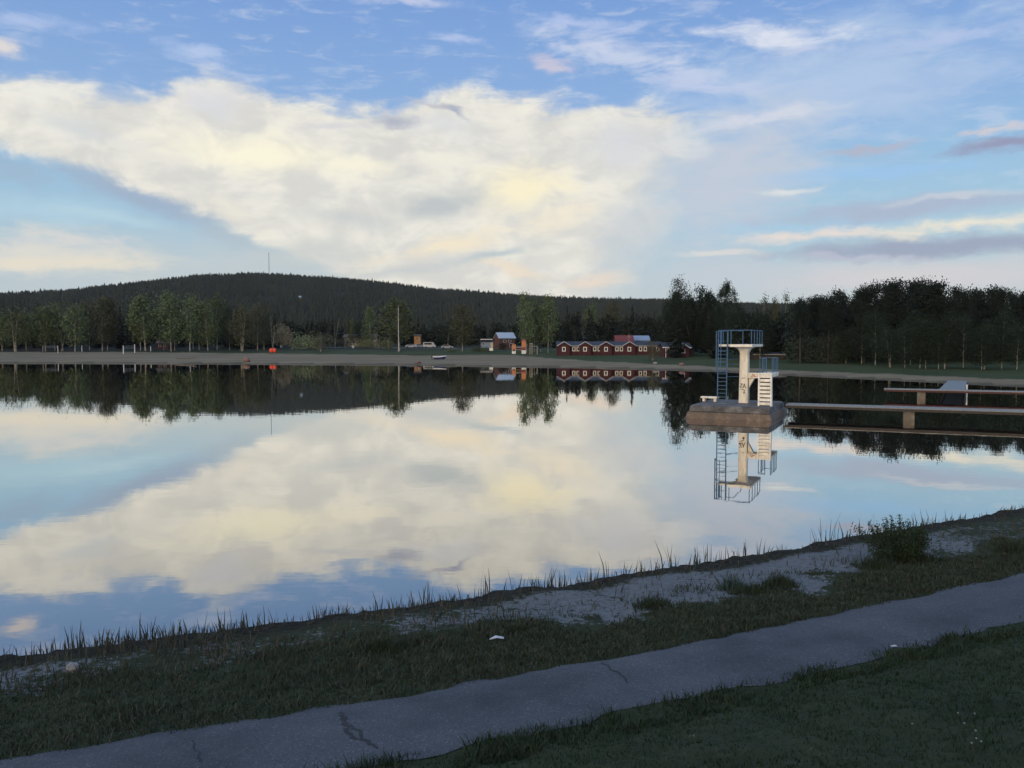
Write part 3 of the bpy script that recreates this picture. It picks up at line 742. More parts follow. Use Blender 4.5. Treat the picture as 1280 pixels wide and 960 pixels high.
# single trees and shrubs along the middle of the far shore
for k, px, by, ty, w, nm, ct, lb in [
    ('bare', 341, 438.5, 392, 14, 'birch_tree', 'tree', 'thin pale-stemmed birch just behind the orange marker'),
    ('blossom', 353, 435.5, 399, 28, 'blossom_tree', 'tree', 'pale blossoming tree beside the orange marker'),
    ('shade1', 366, 431, 398, 26, 'leafy_tree', 'tree', 'round green tree behind the pale blossoming tree'),
    ('palebush', 382, 437, 411, 36, 'shrub', 'shrub', 'large pale green shrub right of the blossoming tree'),
    ('thicket', 401, 439.5, 407, 32, 'birch_thicket', 'tree', 'many-stemmed bushy birch right of the pale shrub'),
    ('bare', 418.5, 435, 395, 14, 'birch_tree', 'tree', 'nearly bare forked birch left of the beige house'),
    ('slim', 440, 433, 397, 9, 'birch_tree', 'tree', 'small slim tree in front of the beige house'),
    ('slim', 463, 434, 380, 18, 'birch_tree', 'tree', 'pointed slim birch left of the flagpole'),
    ('shade0', 452, 433, 402, 18, 'leafy_tree', 'tree', 'low dark tree left of the pointed slim birch'),
    ('birch1', 499.5, 438, 371, 44, 'birch_tree', 'tree', 'broad bright green birch directly behind the white flagpole'),
    ('bare', 474, 436, 412, 16, 'birch_thicket', 'tree', 'thin bare young birches left of the flagpole'),
    ('bare', 486, 436.5, 414, 14, 'birch_thicket', 'tree', 'thin bare young birch at the foot of the broad green birch'),
    ('bud0', 578, 439.5, 376, 30, 'birch_tree', 'tree', 'tall brownish birch left of the blue kiosk'),
    ('shade1', 560, 434, 398, 24, 'leafy_tree', 'tree', 'dark leafy tree behind the tall brownish birch'),
    ('thicket', 432, 434.5, 417, 24, 'shrub', 'shrub', 'grey-green bush in front of the left end of the beige house'),
    ('palebush', 458, 435, 420, 26, 'shrub', 'shrub', 'pale low bush in front of the beige house below the slim birch'),
    ('palebush', 483, 436, 419, 24, 'shrub', 'shrub', 'pale low bush just left of the flagpole'),
    ('hedge', 598, 439, 431, 22, 'shrub', 'shrub', 'low green bush between the brownish birch and blue kiosk'),
    ('hedge', 611, 440, 432, 18, 'shrub', 'shrub', 'low green bush in front of the blue kiosk'),
    ('hedge', 565, 440, 434, 16, 'shrub', 'shrub', 'small low bush right of the beached motorboat'),
    ('shade2', 627, 438.5, 428, 14, 'shrub', 'shrub', 'small dark bush in front of the brown house'),
    ('birch0', 658, 441, 360, 22, 'birch_tree', 'tree', 'tall birch directly behind the playground tower'),
    ('birch2', 668, 440.5, 360, 22, 'birch_tree', 'tree', 'tall birch above the playground swing posts'),
    ('birch3', 685, 440.5, 362, 24, 'birch_tree', 'tree', 'tall birch between the playground and the red cabins'),
    ('shade0', 676, 440, 385, 30, 'leafy_tree', 'tree', 'darker bushy tree under the tall birches by the playground'),
    ('bud1', 766, 431, 371, 22, 'birch_tree', 'tree', 'leafy tree rising behind the red cabins right of the sparse birch'),
    ('birch2', 739, 430, 369, 20, 'birch_tree', 'tree', 'tall sparse birch with long pale trunk behind the red cabins'),
    ('bare', 731, 431, 407, 10, 'dead_tree', 'tree', 'short pale bare tree behind the second cabin gable'),
    ('thicket', 816, 450.5, 417, 18, 'birch_tree', 'tree', 'small yellowish brown birch standing in front of the cabins'),
    ('aspen0', 866, 444.2, 342, 48, 'aspen_tree', 'tree', 'tallest aspen with ragged crown left of the diving tower'),
    ('aspen1', 845, 443.2, 360, 30, 'aspen_tree', 'tree', 'aspen at the left side of the tallest aspen'),
    ('aspen2', 885, 444.6, 359, 30, 'aspen_tree', 'tree', 'aspen at the right side of the tallest aspen'),
    ('aspen2', 907, 446, 347, 26, 'aspen_tree', 'tree', 'pointed tall aspen directly above the tower ladder'),
    ('shade2', 925, 449, 376, 28, 'leafy_tree', 'tree', 'dark leafy tree behind the upper diving platform'),
    ('wispy', 955, 448, 363, 14, 'birch_tree', 'tree', 'slender sparse tree above the lower diving platform'),
    ('bud0', 967, 447, 368, 14, 'birch_tree', 'tree', 'slender tree just right of the lower diving platform'),
    ('wispy', 981, 446, 359, 14, 'birch_tree', 'tree', 'wispy pale birch standing above the dark trees right of the tower'),
    ('shade0', 950, 449.5, 382, 30, 'leafy_tree', 'tree', 'dense dark tree directly behind the lower diving platform'),
    ('willow', 1012, 453, 408, 52, 'willow_tree', 'tree', 'round grey-green willow right of the diving tower'),
    ('willow', 1044, 454, 404, 40, 'willow_tree', 'tree', 'grey-green willow in front of the pines at right'),
]:
    tree(k, px, by, ty, lb, None, nm, ct, w)

# pines along the skyline of the right-hand wood
PN = [(1000, 366), (1010.5, 367), (1024, 366), (1035, 364), (1049, 355), (1067, 358), (1080, 353), (1091, 348), (1111, 348), (1127, 345), (1141, 346), (1152, 343), (1165, 344), (1176, 350), (1195, 354), (1207, 358), (1220, 353), (1237, 354), (1248, 356), (1264, 358), (1276, 362), (1290, 358)]
for i, (px, ty) in enumerate(PN):
    b = 455 + (px - 1000) / 280 * 4 - (3 if i % 2 else 0)
    tree(f'pine{i % 4}', px, b, ty, f'dark tall pine, {ORD[i]} from the left in the right-hand wood', 'pines of the right-hand wood', 'pine_tree', wpx=24 + 10 * math.sin(i * 2.3) ** 2 + (8 if 1085 < px < 1180 else 0), depth=158 + 9 * (i % 3) - (px - 1000) * .06)
RB = [(1045, 453.5), (1057, 454), (1077, 455), (1094, 456.5), (1113, 459), (1131, 459.5), (1138, 456), (1150, 460.5), (1157, 460.5), (1173, 461.2), (1180.5, 461.2), (1204, 460), (1227, 462), (1231, 461.5), (1252, 461), (1271, 462)]
for i, (px, by) in enumerate(RB):
    tree(f'shade{i % 3}', px, by, 392 + 14 * math.sin(i * 1.7), f'dark leafy birch with pale trunk, {ORD[i]} from the left behind the right-hand jetties', 'birches behind the right-hand beach', wpx=30)

# ------------------------------------------------------------------ woods that read as one mass
def wood(name, items, leaf, label, kind='stuff', cat='wood'):
    Vs, Fs, mi, o = [], [], [], 0; barks = ['dark_bark']
    for key, x, y, z, sc, szz, rz in items:
        tv, tf, cv, cf = PROTO[key]['raw'] if isinstance(key, str) else key
        c, s = math.cos(rz), math.sin(rz)
        for v, f, m in ((tv, tf, 0), (cv, cf, 1)):
            if v is None or len(v) == 0: continue
            Vs.append(np.stack([(v[:, 0] * c - v[:, 1] * s) * sc + x, (v[:, 0] * s + v[:, 1] * c) * sc + y, v[:, 2] * szz + z], 1))
            Fs.append(f + o); mi.append(np.full(len(f), m)); o += len(v)
    me = np_mesh(name, np.vstack(Vs), np.vstack(Fs), np.concatenate(mi))
    return tag(link(name, me, [M['dark_bark'], M[leaf]]), label, cat, kind=kind)

def light(fn):  # thin a prototype for far use
    return fn[0][0], fn[0][1], fn[1][0], fn[1][1]
LOWS = [light(spruce(14, 5.2, 300 + i, 240, .75)) for i in range(4)]
LOWB = [light(broadleaf(11, 6, 310 + i, 330, clumps=30, size=.62)) for i in range(3)]
def low_conifer(seed):
    g = np.random.default_rng(seed); V = []; Fc = []; o = 0; n = 6
    for k in range(4):
        z0 = .08 + k * .22; z1 = z0 + .36 + (.1 if k == 3 else 0); r = (1 - z0) * .24 * g.uniform(.85, 1.15)
        for q in range(n):
            a0 = 6.283 * q / n + k; a1 = a0 + 6.283 / n; rr0 = r * g.uniform(.7, 1.15); rr1 = r * g.uniform(.7, 1.15)
            V += [(math.cos(a0) * rr0, math.sin(a0) * rr0, z0), (math.cos(a1) * rr1, math.sin(a1) * rr1, z0 + g.uniform(-.03, .03)), (0.004, 0, min(z1, 1)), (-.004, 0, min(z1, 1))]
            Fc.append((o, o + 1, o + 2, o + 3)); o += 4
    return (None, None, np.array(V), np.array(Fc))
LOWC = [low_conifer(i) for i in range(5)]

g = np.random.default_rng(55)
# dark wood right behind the left birches and behind the far lawn
items = []
for k in range(230):
    px = g.uniform(-60, 345); Y = g.uniform(300, 430)
    x = (px - CX) / F * Y; z = gz(x, Y); hh = g.uniform(.7, 1.05) if g.uniform() < .7 else 1.15
    key = LOWS[k % 4] if g.uniform() < .6 else LOWB[k % 3]
    items.append((key, x, Y, z - .3, g.uniform(.9, 1.3), hh, g.uniform(0, 6.28)))
wood('left_wood', items, 'spruce_leaf', 'dark mixed wood behind the birches of the far left beach')
items = []
for k in range(330):
    px = g.uniform(330, 1010); Y = g.uniform(300, 560)
    if px < 680 and Y < 345: Y += 60
    x = (px - CX) / F * Y; z = gz(x, Y); hh = g.uniform(.55, .95) if px < 680 else g.uniform(.85, 1.2)
    items.append((LOWS[k % 4] if g.uniform() < .55 else LOWB[k % 3], x, Y, z - .3, g.uniform(.9, 1.4), hh, g.uniform(0, 6.28)))
wood('far_wood', items, 'spruce_leaf', 'dark mixed wood behind the cabins and houses across the lake')
items = []
for k in range(300):
    px = g.uniform(840, 1420); Y = g.uniform(150, 260)
    x = (px - CX) / F * Y; 
    s_, nr_ = lake_dist(np.array([x]), np.array([Y]))
    if s_[0] < 38 or nr_[0]: continue
    z = gz(x, Y); tgt = np.interp(px, [840, 1000, 1050, 1130, 1180, 1420], [388, 388, 384, 374, 376, 378]) + g.uniform(-2, 24)
    top = at_depth(px, tgt, Y)[2]; q = k % 5
    key = LOWS[k % 4] if q < 2 else LOWB[k % 3]
    items.append((key, x, Y, z - .3, g.uniform(.9, 1.25), max(.3, (top - z) / (14 if q < 2 else 11.5)), g.uniform(0, 6.28)))
wood('right_wood', items, 'pine_leaf', 'dense dark wood filling the right-hand shore behind the pines')
# the spruce forest on the hill
items = []
n = 24000
az = np.radians(g.uniform(-37, 24, n)); u = g.uniform(0, 1, n)
rr = np.where(g.uniform(0, 1, n) < .22, g.uniform(RC - 130, RC + 60, n), 430 + (RC - 430) * u ** .9)
X = rr * np.sin(az); Y = rr * np.cos(az); Z = ground(X, Y)
hh = g.uniform(6.5, 11, n) * np.where(g.uniform(0, 1, n) < .05, 1.25, 1)
for k in range(n):
    items.append((LOWC[k % 5], X[k], Y[k], Z[k] - 1.2, hh[k] * 1.25, hh[k], az[k] * 50))
wood('hill_forest', items, 'hill_leaf', 'dark spruce forest covering the long hill on the horizon')

# ------------------------------------------------------------------ buildings across the lake
def window(parent, x, y, z0, z1, w, fm='white_paint', t=.09):
    f = MB().box(x - w / 2, x + w / 2, y - .06, y, z0, z0 + t).box(x - w / 2, x + w / 2, y - .06, y, z1 - t, z1).box(x - w / 2, x - w / 2 + t, y - .06, y, z0 + t, z1 - t).box(x + w / 2 - t, x + w / 2, y - .06, y, z0 + t, z1 - t)
    o = f.build('window', M[fm], parent)
    MB().box(x - w / 2 + t, x + w / 2 - t, y - .025, y - .004, z0 + t, z1 - t).build('pane', M['glass'], o)
    return o

def house(name, label, px, by, wm, depth, wall, ridge, wallm, roofm, wins=(), rot=0., over=.35, gable_front=False, trim=None, cat='house', Y=None, door=None):
    p = at(px, by) if Y is None else np.array([*at_depth(px, by, Y)[:2], 0.]); z = gz(p[0], p[1])
    t = empty(name, (p[0], p[1], z), rot, label=label, cat=cat)
    w = wm / 2
    if gable_front:
        pr = [(-w, -.6), (w, -.6), (w, wall), (0, ridge), (-w, wall)]
        MB().prism(pr, 0, depth).build('wall', M[wallm], t)
        k = (ridge - wall) / w
        roof = MB()
        for s in (-1, 1):
            roof.add([(s * (w + over), -over, wall - over * k), (0, -over, ridge), (0, depth + over, ridge), (s * (w + over), depth + over, wall - over * k),
                      (s * (w + over), -over, wall - over * k + .16), (0, -over, ridge + .16), (0, depth + over, ridge + .16), (s * (w + over), depth + over, wall - over * k + .16)],
                     [(0, 1, 2, 3), (4, 5, 6, 7), (0, 1, 5, 4), (1, 2, 6, 5), (2, 3, 7, 6), (3, 0, 4, 7)])
        rf = roof.build('roof', M[roofm], t)
        if trim:
            tr = MB()
            for s in (-1, 1): tr.bar((s * (w + over), -over - .03, wall - over * k + .06), (0, -over - .03, ridge + .06), .13, 4)
            tr.build('barge_board', M[trim], rf)
    else:
        MB().box(-w, w, 0, depth, -.6, wall).build('wall', M[wallm], t)
        prof = [(-over, wall - .02), (depth / 2, ridge), (depth + over, wall - .02), (depth + over, wall + .14), (depth / 2, ridge + .16), (-over, wall + .14)]
        V = [(-w - over, a, b) for a, b in prof] + [(w + over, a, b) for a, b in prof]; n_ = 6
        MB().add(V, [(k, (k + 1) % n_, n_ + (k + 1) % n_, n_ + k) for k in range(n_)] + [tuple(range(5, -1, -1)), tuple(range(6, 12))]).build('roof', M[roofm], t)
        for sx in (-w, w - .1): MB().add([(sx, 0, wall), (sx, depth / 2, ridge - .02), (sx, depth, wall), (sx + .1, 0, wall), (sx + .1, depth / 2, ridge - .02), (sx + .1, depth, wall)], [(0, 1, 2), (3, 5, 4), (0, 3, 4, 1), (1, 4, 5, 2)]).build('gable', M[wallm], t)
        if trim: MB().box(-w - over, w + over, -over - .05, -over - .005, wall - .04, wall + .16).build('fascia', M[trim], t)
    for (x, z0, z1, ww) in wins: window(t, x, 0, z0, z1, ww)
    if door:
        x, ww, hh_, dm = door
        d = MB().box(x - ww / 2, x + ww / 2, -.07, -.004, .05, hh_).build('door', M[dm], t); MB().bar((x + ww * .35, -.13, 1.05), (x + ww * .35, -.07, 1.05), .04).build('handle', M['metal_dark'], d)
    return t, p

# the row of dark red cabins joined under one long roof
def cabin_row():
    p0 = at(697, 444.2); D = p0[1]; m = D / F
    L = (828 - 697) * m; z = gz(p0[0] + L / 2, D)
    t = empty('cabin_row', (p0[0], D, z), 0, label='long dark red cabin row with white-trimmed gables behind the far lawn', cat='cabins')
    wall, ridge = 2.45, 3.45
    MB().box(0, L, 0, 6, -.8, wall).build('wall', M['falu_red'], t)
    prof = [(-.4, wall - .1), (3, ridge), (6.4, wall - .1), (6.4, wall + .06), (3, ridge + .16), (-.4, wall + .06)]
    V = [(-.3, a, b) for a, b in prof] + [(L + .3, a, b) for a, b in prof]
    rf = MB().add(V, [(k, (k + 1) % 6, 6 + (k + 1) % 6, 6 + k) for k in range(6)] + [tuple(range(5, -1, -1)), tuple(range(6, 12))]).build('roof', M['roof_dark'], t)
    MB().box(-.3, L + .3, -.46, -.41, wall - .12, wall + .04).build('fascia', M['dull_white'], rf)
    for px in (704.7, 731, 757, 786):
        x = (px - 697) * m; w = 1.75
        b = MB().prism([(x - w + .25, -.8), (x + w - .25, -.8), (x + w - .25, wall), (x, ridge - .05), (x - w + .25, wall)], -1.2, -.001).build('gable_bay', M['falu_red'], t)
        ro = MB(); tr = MB(); k = (ridge - wall) / w
        for s in (-1, 1):
            ro.add([(x + s * (w + .15), -1.5, wall - .12), (x, -1.5, ridge), (x, 3, ridge), (x + s * (w + .15), 3, wall - .12), (x + s * (w + .15), -1.5, wall + .02), (x, -1.5, ridge + .18), (x, 3, ridge + .18), (x + s * (w + .15), 3, wall + .02)],
                   [(0, 1, 2, 3), (4, 5, 6, 7), (0, 1, 5, 4), (1, 2, 6, 5), (2, 3, 7, 6), (3, 0, 4, 7)])
            tr.bar((x + s * (w + .2), -1.53, wall - .08), (x, -1.53, ridge + .06), .11, 4)
        ro.build('bay_roof', M['roof_dark'], b); tr.build('barge_board', M['dull_white'], b)
        window(b, x - .05, -1.2, .95, 2.15, .95, t=.2)
    for px in (717.3, 722.7, 743.3, 749, 771, 776.6, 800.5, 806.5, 822):
        window(t, (px - 697) * m, 0, 1.0, 2.2, .85, t=.2)
    return D
cabin_row()
ct, cpz = house('cabin', 'separate dark red cabin with porch posts right of the cabin row', 846, 446.5, 6.4, 5.5, 2.3, 3.4, 'falu_red', 'roof_dark', [(-2.0, 1.0, 2.1, .8), (-.9, 1.0, 2.1, .8)], trim='white_paint')
gbay = MB().prism([(.0, -.6), (2.6, -.6), (2.6, 2.3), (1.3, 3.3), (.0, 2.3)], -1.2, -.001).build('gable_bay', M['falu_red'], ct)
trm = MB()
for s in (-1, 1): trm.bar((1.3 + s * 1.7, -1.4, 2.15), (1.3, -1.4, 3.35), .1, 4)
trm.build('barge_board', M['white_paint'], gbay); window(gbay, 1.3, -1.2, 1.0, 2.1, .9, t=.18)
for x in (-2.9, -1.4, -.2): MB().box(x - .06, x + .06, -1.3, -1.18, -.3, 2.2).build('porch_post', M['white_paint'], ct)

# kiosk, brown house and others
kt, kp = house('kiosk', 'low grey-blue kiosk with a white flat canopy near the playground', 608.5, 434.5, 4.6, 4, 2.1, 2.5, 'wall_blue', 'roof_dark', [(-1.3, .9, 1.9, .7)], Y=None, door=(1.9, .9, 1.95, 'wall_cream'))
MB().box(-2.4, 2.2, -1.3, 1.6, 2.95, 3.2).build('canopy', M['white_paint'], kt)
for x in (-2.2, 2.0): MB().box(x - .05, x + .05, -1.2, -1.1, 0, 2.95).build('canopy_post', M['metal_dark'], kt)
house('brown_house', 'brown house with a pale grey metal roof behind the kiosk', 634, 436, 5.8, 6, 3.6, 5.6, 'wall_brown', 'roof_grey', [(-.9, 2.3, 3.1, 1.1), (.9, 2.3, 3.1, 1.1), (1.6, .6, 1.9, 1.4)], rot=R(18))
house('orange_house', 'narrow orange house with a brown roof right of the flagpole', 521.5, 432, 2.6, 4, 4.2, 4.7, 'wall_orange', 'roof_brown', [(-.0, 2.6, 3.4, .9)], over=.5)
house('beige_house', 'long low beige house with brown roof behind the young trees', 450, 433, 13, 7, 3.6, 4.9, 'wall_beige', 'roof_brown', [(-5, 1.2, 2.4, 1.3), (-2.5, 1.2, 2.4, 1.3), (0, 1.2, 2.4, 1.3), (3, 1.2, 2.4, 1.3)], over=.6)
house('red_roofed_house', 'house with a red roof rising behind the red cabin row', 781, 432, 5.4, 6, 2.6, 4.6, 'wall_brown', 'roof_red', [(0, 1.0, 2.0, 1)], Y=262)
house('blue_roofed_house', 'house with a dark blue-grey roof behind the red cabins', 802, 432, 5.0, 6, 3.0, 4.5, 'wall_blue', 'wall_blue', [(0, 1.0, 2.0, 1)], Y=268)
house('red_cottage', 'small reddish cottage among the birches behind the left beach', 203, 436.5, 4.2, 4, 2.2, 3.4, 'wall_brown', 'roof_brown', [(-.9, .9, 1.9, .9), (.8, .9, 1.9, .9)], trim='wall_beige')
house('white_roofed_house', 'house with a white roof on the wooded slope above the orange marker', 340, 392, 7, 6, 3, 5, 'white_paint', 'white_paint', [(-1.4, .9, 2, 1), (1.4, .9, 2, 1)], Y=430)
house('white_roofed_house', 'small white-roofed house on the slope above the pale shrub', 419.5, 394, 3.6, 4, 2.2, 3.4, 'wall_beige', 'white_paint', [(0, .9, 1.8, .9)], Y=470)
house('hill_house', 'tiny pale house alone high on the wooded hillside', 373, 366, 5, 6, 4, 6, 'wall_beige', 'roof_grey', [(0, 1, 3, 1.6)], Y=1000)
sh, shp = house('shed', 'long low dark shed with a pale roof edge behind the diving tower', 962, 449.2, 6.6, 3, 1.0, 1.35, 'dark_wood', 'roof_dark', [], trim='metal_grey')

# road behind the far lawn
def build_road():
    V = []
    for px in np.linspace(395, 592, 60):
        p_ = at(px, 434.6 + (px - 395) * .006); d_ = ray(px, 434.6)
        for k in (0, 3.2):
            x_, y_ = p_[0] + d_[0] * k, p_[1] + k; V.append((x_, y_, gz(x_, y_) + .07))
    n_ = len(V) // 2
    tag(link('road', np_mesh('road', V, [(2 * i, 2 * i + 2, 2 * i + 3, 2 * i + 1) for i in range(n_ - 1)]), plain('pale gravel road', (.23, .225, .215), (.17, .165, .16), .8)), kind='structure')
build_road()

# ------------------------------------------------------------------ flagpole, mast, posts
p = at(498.3, 439.5); zt = at_depth(498.5, 383, p[1])[2]
fp = empty('flagpole', p, 0, label='tall white flagpole in front of the broad green birch', cat='flagpole')
MB().bar((0, 0, -.3), (0, 0, zt - p[2]), .085, 8, .05).build('pole', M['white_paint'], fp); MB().bar((0, 0, zt - p[2]), (0, 0, zt - p[2] + .22), .11, 8, .03).build('finial', M['metal_grey'], fp)
MB().box(-.3, .3, -.3, .3, -.2, .35).build('foot', M['stone'], fp)
p = at_depth(786, 424, 258); tag(MB().bar((0, 0, gz(p[0], p[1]) - p[2]), (0, 0, 1.6), .07, 6).bar((-.7, 0, .7), (.7, 0, .7), .05, 6).build('aerial', M['metal_grey'], None, p), 'thin roof aerial with a crossbar beside the red roof', 'aerial')
x, y = 1790 * math.sin(math.atan((338 - CX) / F)), 1790 * math.cos(math.atan((338 - CX) / F))
zb = gz(x, y); zt = at_depth(337.5, 315.5, y)[2]
ms = MB(); hm = zt - zb
for k in range(3):
    a = 2 * math.pi * k / 3; ms.bar((math.cos(a) * .55, math.sin(a) * .55, 0), (math.cos(a) * .3, math.sin(a) * .3, hm), .16, 4)
for z in np.arange(2, hm, 2.4):
    for k in range(3):
        a = 2 * math.pi * k / 3; b = 2 * math.pi * (k + 1) / 3; ms.bar((math.cos(a) * .5, math.sin(a) * .5, z), (math.cos(b) * .5, math.sin(b) * .5, min(hm, z + 2.4)), .1, 4)
tag(ms.build('radio_mast', M['metal_dark'], None, (x, y, zb)), 'thin radio mast on the crest of the hill', 'mast')

def post(px, by, ty, label, m='white_paint', r=.09, group=None):
    p = at(px, by); h_ = at_depth(px, ty, p[1])[2] - p[2]
    return tag(MB().bar((0, 0, -.3), (0, 0, h_), r, 8).build('post', M[m], None, p), label, 'post', group)
def net(pa, pb, zlo, zhi, label):
    mb = MB(); a = Vector(pa); b = Vector(pb); n_ = 24
    for z in (zlo, zhi): mb.bar((*a[:2], a.z + z), (*b[:2], b.z + z), .03, 4)
    for k in range(n_ + 1):
        q = a.lerp(b, k / n_); mb.bar((*q[:2], q.z + zlo), (*q[:2], q.z + zhi), .008, 4)
    for z in np.linspace(zlo, zhi, 5)[1:-1]: mb.bar((*a[:2], a.z + z), (*b[:2], b.z + z), .008, 4)
    o = mb.build('volleyball_net', M['metal_grey'], None); tag(o, label, 'net')
a1 = at(154.3, 442.5); a2 = at(168.5, 441)
post(154.3, 442.5, 432, 'white volleyball post, left one of the tall pair on the beach', r=.13); post(168.5, 441, 430.5, 'white volleyball post, right one of the tall pair on the beach', r=.13)
net(a1 + [0, -.2, 0], a2 + [0, -.2, 0], 1.5, 2.3, 'sagging net between the two tall white beach posts')
b1 = at(53.8, 441.8); b2 = at(72.5, 441.3)
post(53.8, 441.8, 432, 'thick greyish net post at the far left of the beach', 'driftwood', .17); post(72.5, 441.3, 432, 'thin pale net post at the far left of the beach', r=.09)
net(b1 + [0, -.25, 0], b2 + [0, -.25, 0], 1.6, 2.2, 'thin net between the two posts at the left end of the beach')
post(102.5, 439.5, 432, 'lone short pale post behind the left part of the beach'); post(188.5, 439, 433, 'short pale post right of the volleyball court', r=.12)
post(237.5, 439, 428, 'thicker pale post among the birches, left of a pair', 'metal_grey', .16); post(241.5, 436.5, 428, 'smaller pale post among the birches, right of a pair', 'metal_grey', .12)

# ------------------------------------------------------------------ beach objects
p = at(341, 441.3); om = MB()
oe = empty('beach_marker', p, 0, label='bright orange-red marker of two round lobes at the top of the beach', cat='marker')
def ball(mb, c, r, n=10, m_=8, sc=(1, 1, 1)):
    rings = [[(c[0] + r * math.sin(math.pi * j / m_) * math.cos(6.283 * k / n) * sc[0], c[1] + r * math.sin(math.pi * j / m_) * math.sin(6.283 * k / n) * sc[1], c[2] - r * math.cos(math.pi * j / m_) * sc[2]) for k in range(n)] for j in range(1, m_)]
    mb.loft(rings); return mb
for s in (-1, 1):
    ball(MB(), (s * .52, 0, .78), .56, 12, 10, (1, .7, 1.25)).build('lobe', M['orange'], oe, smooth=True)
MB().bar((-.3, 0, -.1), (-.42, 0, .3), .08).bar((.3, 0, -.1), (.42, 0, .3), .08).build('stand', M['metal_dark'], oe)

def rock(px, py, w, h_, m, label, name='rock', cat='rock', seed=1, sink=.1):
    p = at(px, py); g_ = np.random.default_rng(seed); bm = bmesh.new(); bmesh.ops.create_icosphere(bm, subdivisions=3, radius=1)
    for v in bm.verts:
        q = v.co; d = 1 + .25 * (float(vnoise(q.x * 1.6 + seed * 7, q.y * 1.6 + q.z * 1.9, seed)) - .5) * 2 + .1 * (float(vnoise(q.x * 4 + q.z * 3, q.y * 4 + seed, seed + 1)) - .5)
        v.co = Vector((q.x * w / 2 * d, q.y * w / 2.6 * d, q.z * h_ / 2 * d + h_ * .38))
    me = bpy.data.meshes.new(name); bm.to_mesh(me); bm.free()
    me.polygons.foreach_set('use_smooth', [True] * len(me.polygons))
    return tag(link(name, me, M[m], None, p, g_.uniform(-.5, .5)), label, cat)
rock(308.5, 452.3, 1.7, 1.3, 'red_stone', 'reddish brown boulder at the waterline of the left beach', seed=3)
rock(522.5, 454.2, 1.4, .6, 'red_stone', 'low brown boulder at the waterline below the flagpole', seed=4)
rock(819, 455.5, 1.0, .6, 'stone', 'pale boulder at the foot of the small yellowish birch', seed=5)
rock(852, 457.0, 1.1, .6, 'red_stone', 'pinkish boulder on the shore left of the diving tower', seed=6)
rock(92, 838, .19, .13, 'stone', 'pale stone lying on the near bank at far left', seed=8)

p = at(220, 448.6); q = at(246, 449.2); r_ = Vector(q - p); dl = r_.length
dr = MB().bar((0, 0, .12), (dl * .66, 0, .20), .14, 7, .17).bar((dl * .66, 0, .20), (dl * 1.0, .1, .55), .15, 6, .06).bar((dl * .70, 0, .18), (dl * 1.0, -.3, .12), .13, 6, .05)
tag(dr.build('driftwood_log', M['driftwood'], None, p, math.atan2(r_.y, r_.x)), 'long forked driftwood log lying on the left beach', 'driftwood')

# small motorboat pulled up on the sand
p = at(549, 449.0); bt = empty('motorboat', p, R(8), label='small white motorboat with navy hull pulled up on the beach', cat='boat')
def hull(z, sc, n=9):
    pts = []
    for k in range(n):
        x = -1.6 + 3.4 * k / (n - 1); w = .72 * (1 - max(0, (x - .1) / 1.75) ** 2.2) if x > .1 else .72
        pts.append((x, w))
    return [(x * sc, w * sc, z + .10 * max(0, x) * (z > .2)) for x, w in pts] + [(x * sc, -w * sc, z + .10 * max(0, x) * (z > .2)) for x, w in reversed(pts)]
MB().loft([hull(.02, .72), hull(.3, .93), hull(.48, 1.0)]).build('hull', M['blue_paint'], bt)
MB().loft([hull(.483, 1.0), hull(.66, 1.03), hull(.70, .98)]).build('deck', M['white_paint'], bt)
MB().add([(.2, -.55, .72), (.2, .55, .72), (-.05, .5, 1.15), (-.05, -.5, 1.15), (.24, -.55, .72), (.24, .55, .72), (-.01, .5, 1.15), (-.01, -.5, 1.15)], [(0, 1, 2, 3), (7, 6, 5, 4), (0, 4, 5, 1), (1, 5, 6, 2), (2, 6, 7, 3), (3, 7, 4, 0)]).build('windscreen', M['glass'], bt)
MB().box(-1.95, -1.62, -.18, .18, .35, 1.0).bar((-1.8, 0, .35), (-1.8, 0, -.05), .07).build('outboard_motor', M['metal_dark'], bt)

# playground
p = at(648, 442.3); pg = empty('playground_frame', p, 0, label='orange and red timber climbing frame with two towers on the beach', cat='climbing frame')
def ptower(x, w, h_, mat, roofm):
    m_ = MB()
    for sx in (-1, 1):
        for sy in (-1, 1): m_.box(x + sx * w / 2 - .07, x + sx * w / 2 + .07, sy * .6 - .07, sy * .6 + .07, -.2, h_)
    o = m_.build('tower', M['white_paint'] if mat == 'w' else M[mat], pg)
    MB().box(x - w / 2 - .1, x + w / 2 + .1, -.72, -.672, h_ * .50, h_ * .98).build('panel', M[roofm], o)
    MB().box(x - w / 2 - .1, x + w / 2 + .1, -.72, -.672, .02, h_ * .28).build('panel', M['white_paint'], o)
    MB().box(x - w / 2, x + w / 2, -.6, .6, h_ * .40, h_ * .47).build('floor', M['timber_red'], o)
    return o
ptower(-1.3, .9, 2.7, 'wall_cream', 'timber_orange')
t_ = ptower(1.5, 1.0, 3.7, 'timber_red', 'timber_orange')
MB().add([(.9, -.8, 3.7), (2.1, -.8, 3.7), (2.1, .8, 3.7), (.9, .8, 3.7), (1.5, 0, 4.2)], [(0, 1, 4), (1, 2, 4), (2, 3, 4), (3, 0, 4), (3, 2, 1, 0)]).build('roof', M['timber_red'], t_)
MB().box(-.84, .99, -.5, .5, 1.1, 1.2).build('bridge', M['timber_orange'], pg); MB().bar((-.84, -.55, 1.9), (.99, -.55, 1.9), .05).bar((-.84, .55, 1.9), (.99, .55, 1.9), .05).build('bridge_rail', M['white_paint'], pg)
p = at(667, 442.8); sw = empty('swing_frame', p, 0, label='pale swing frame right of the climbing frame towers', cat='swing')
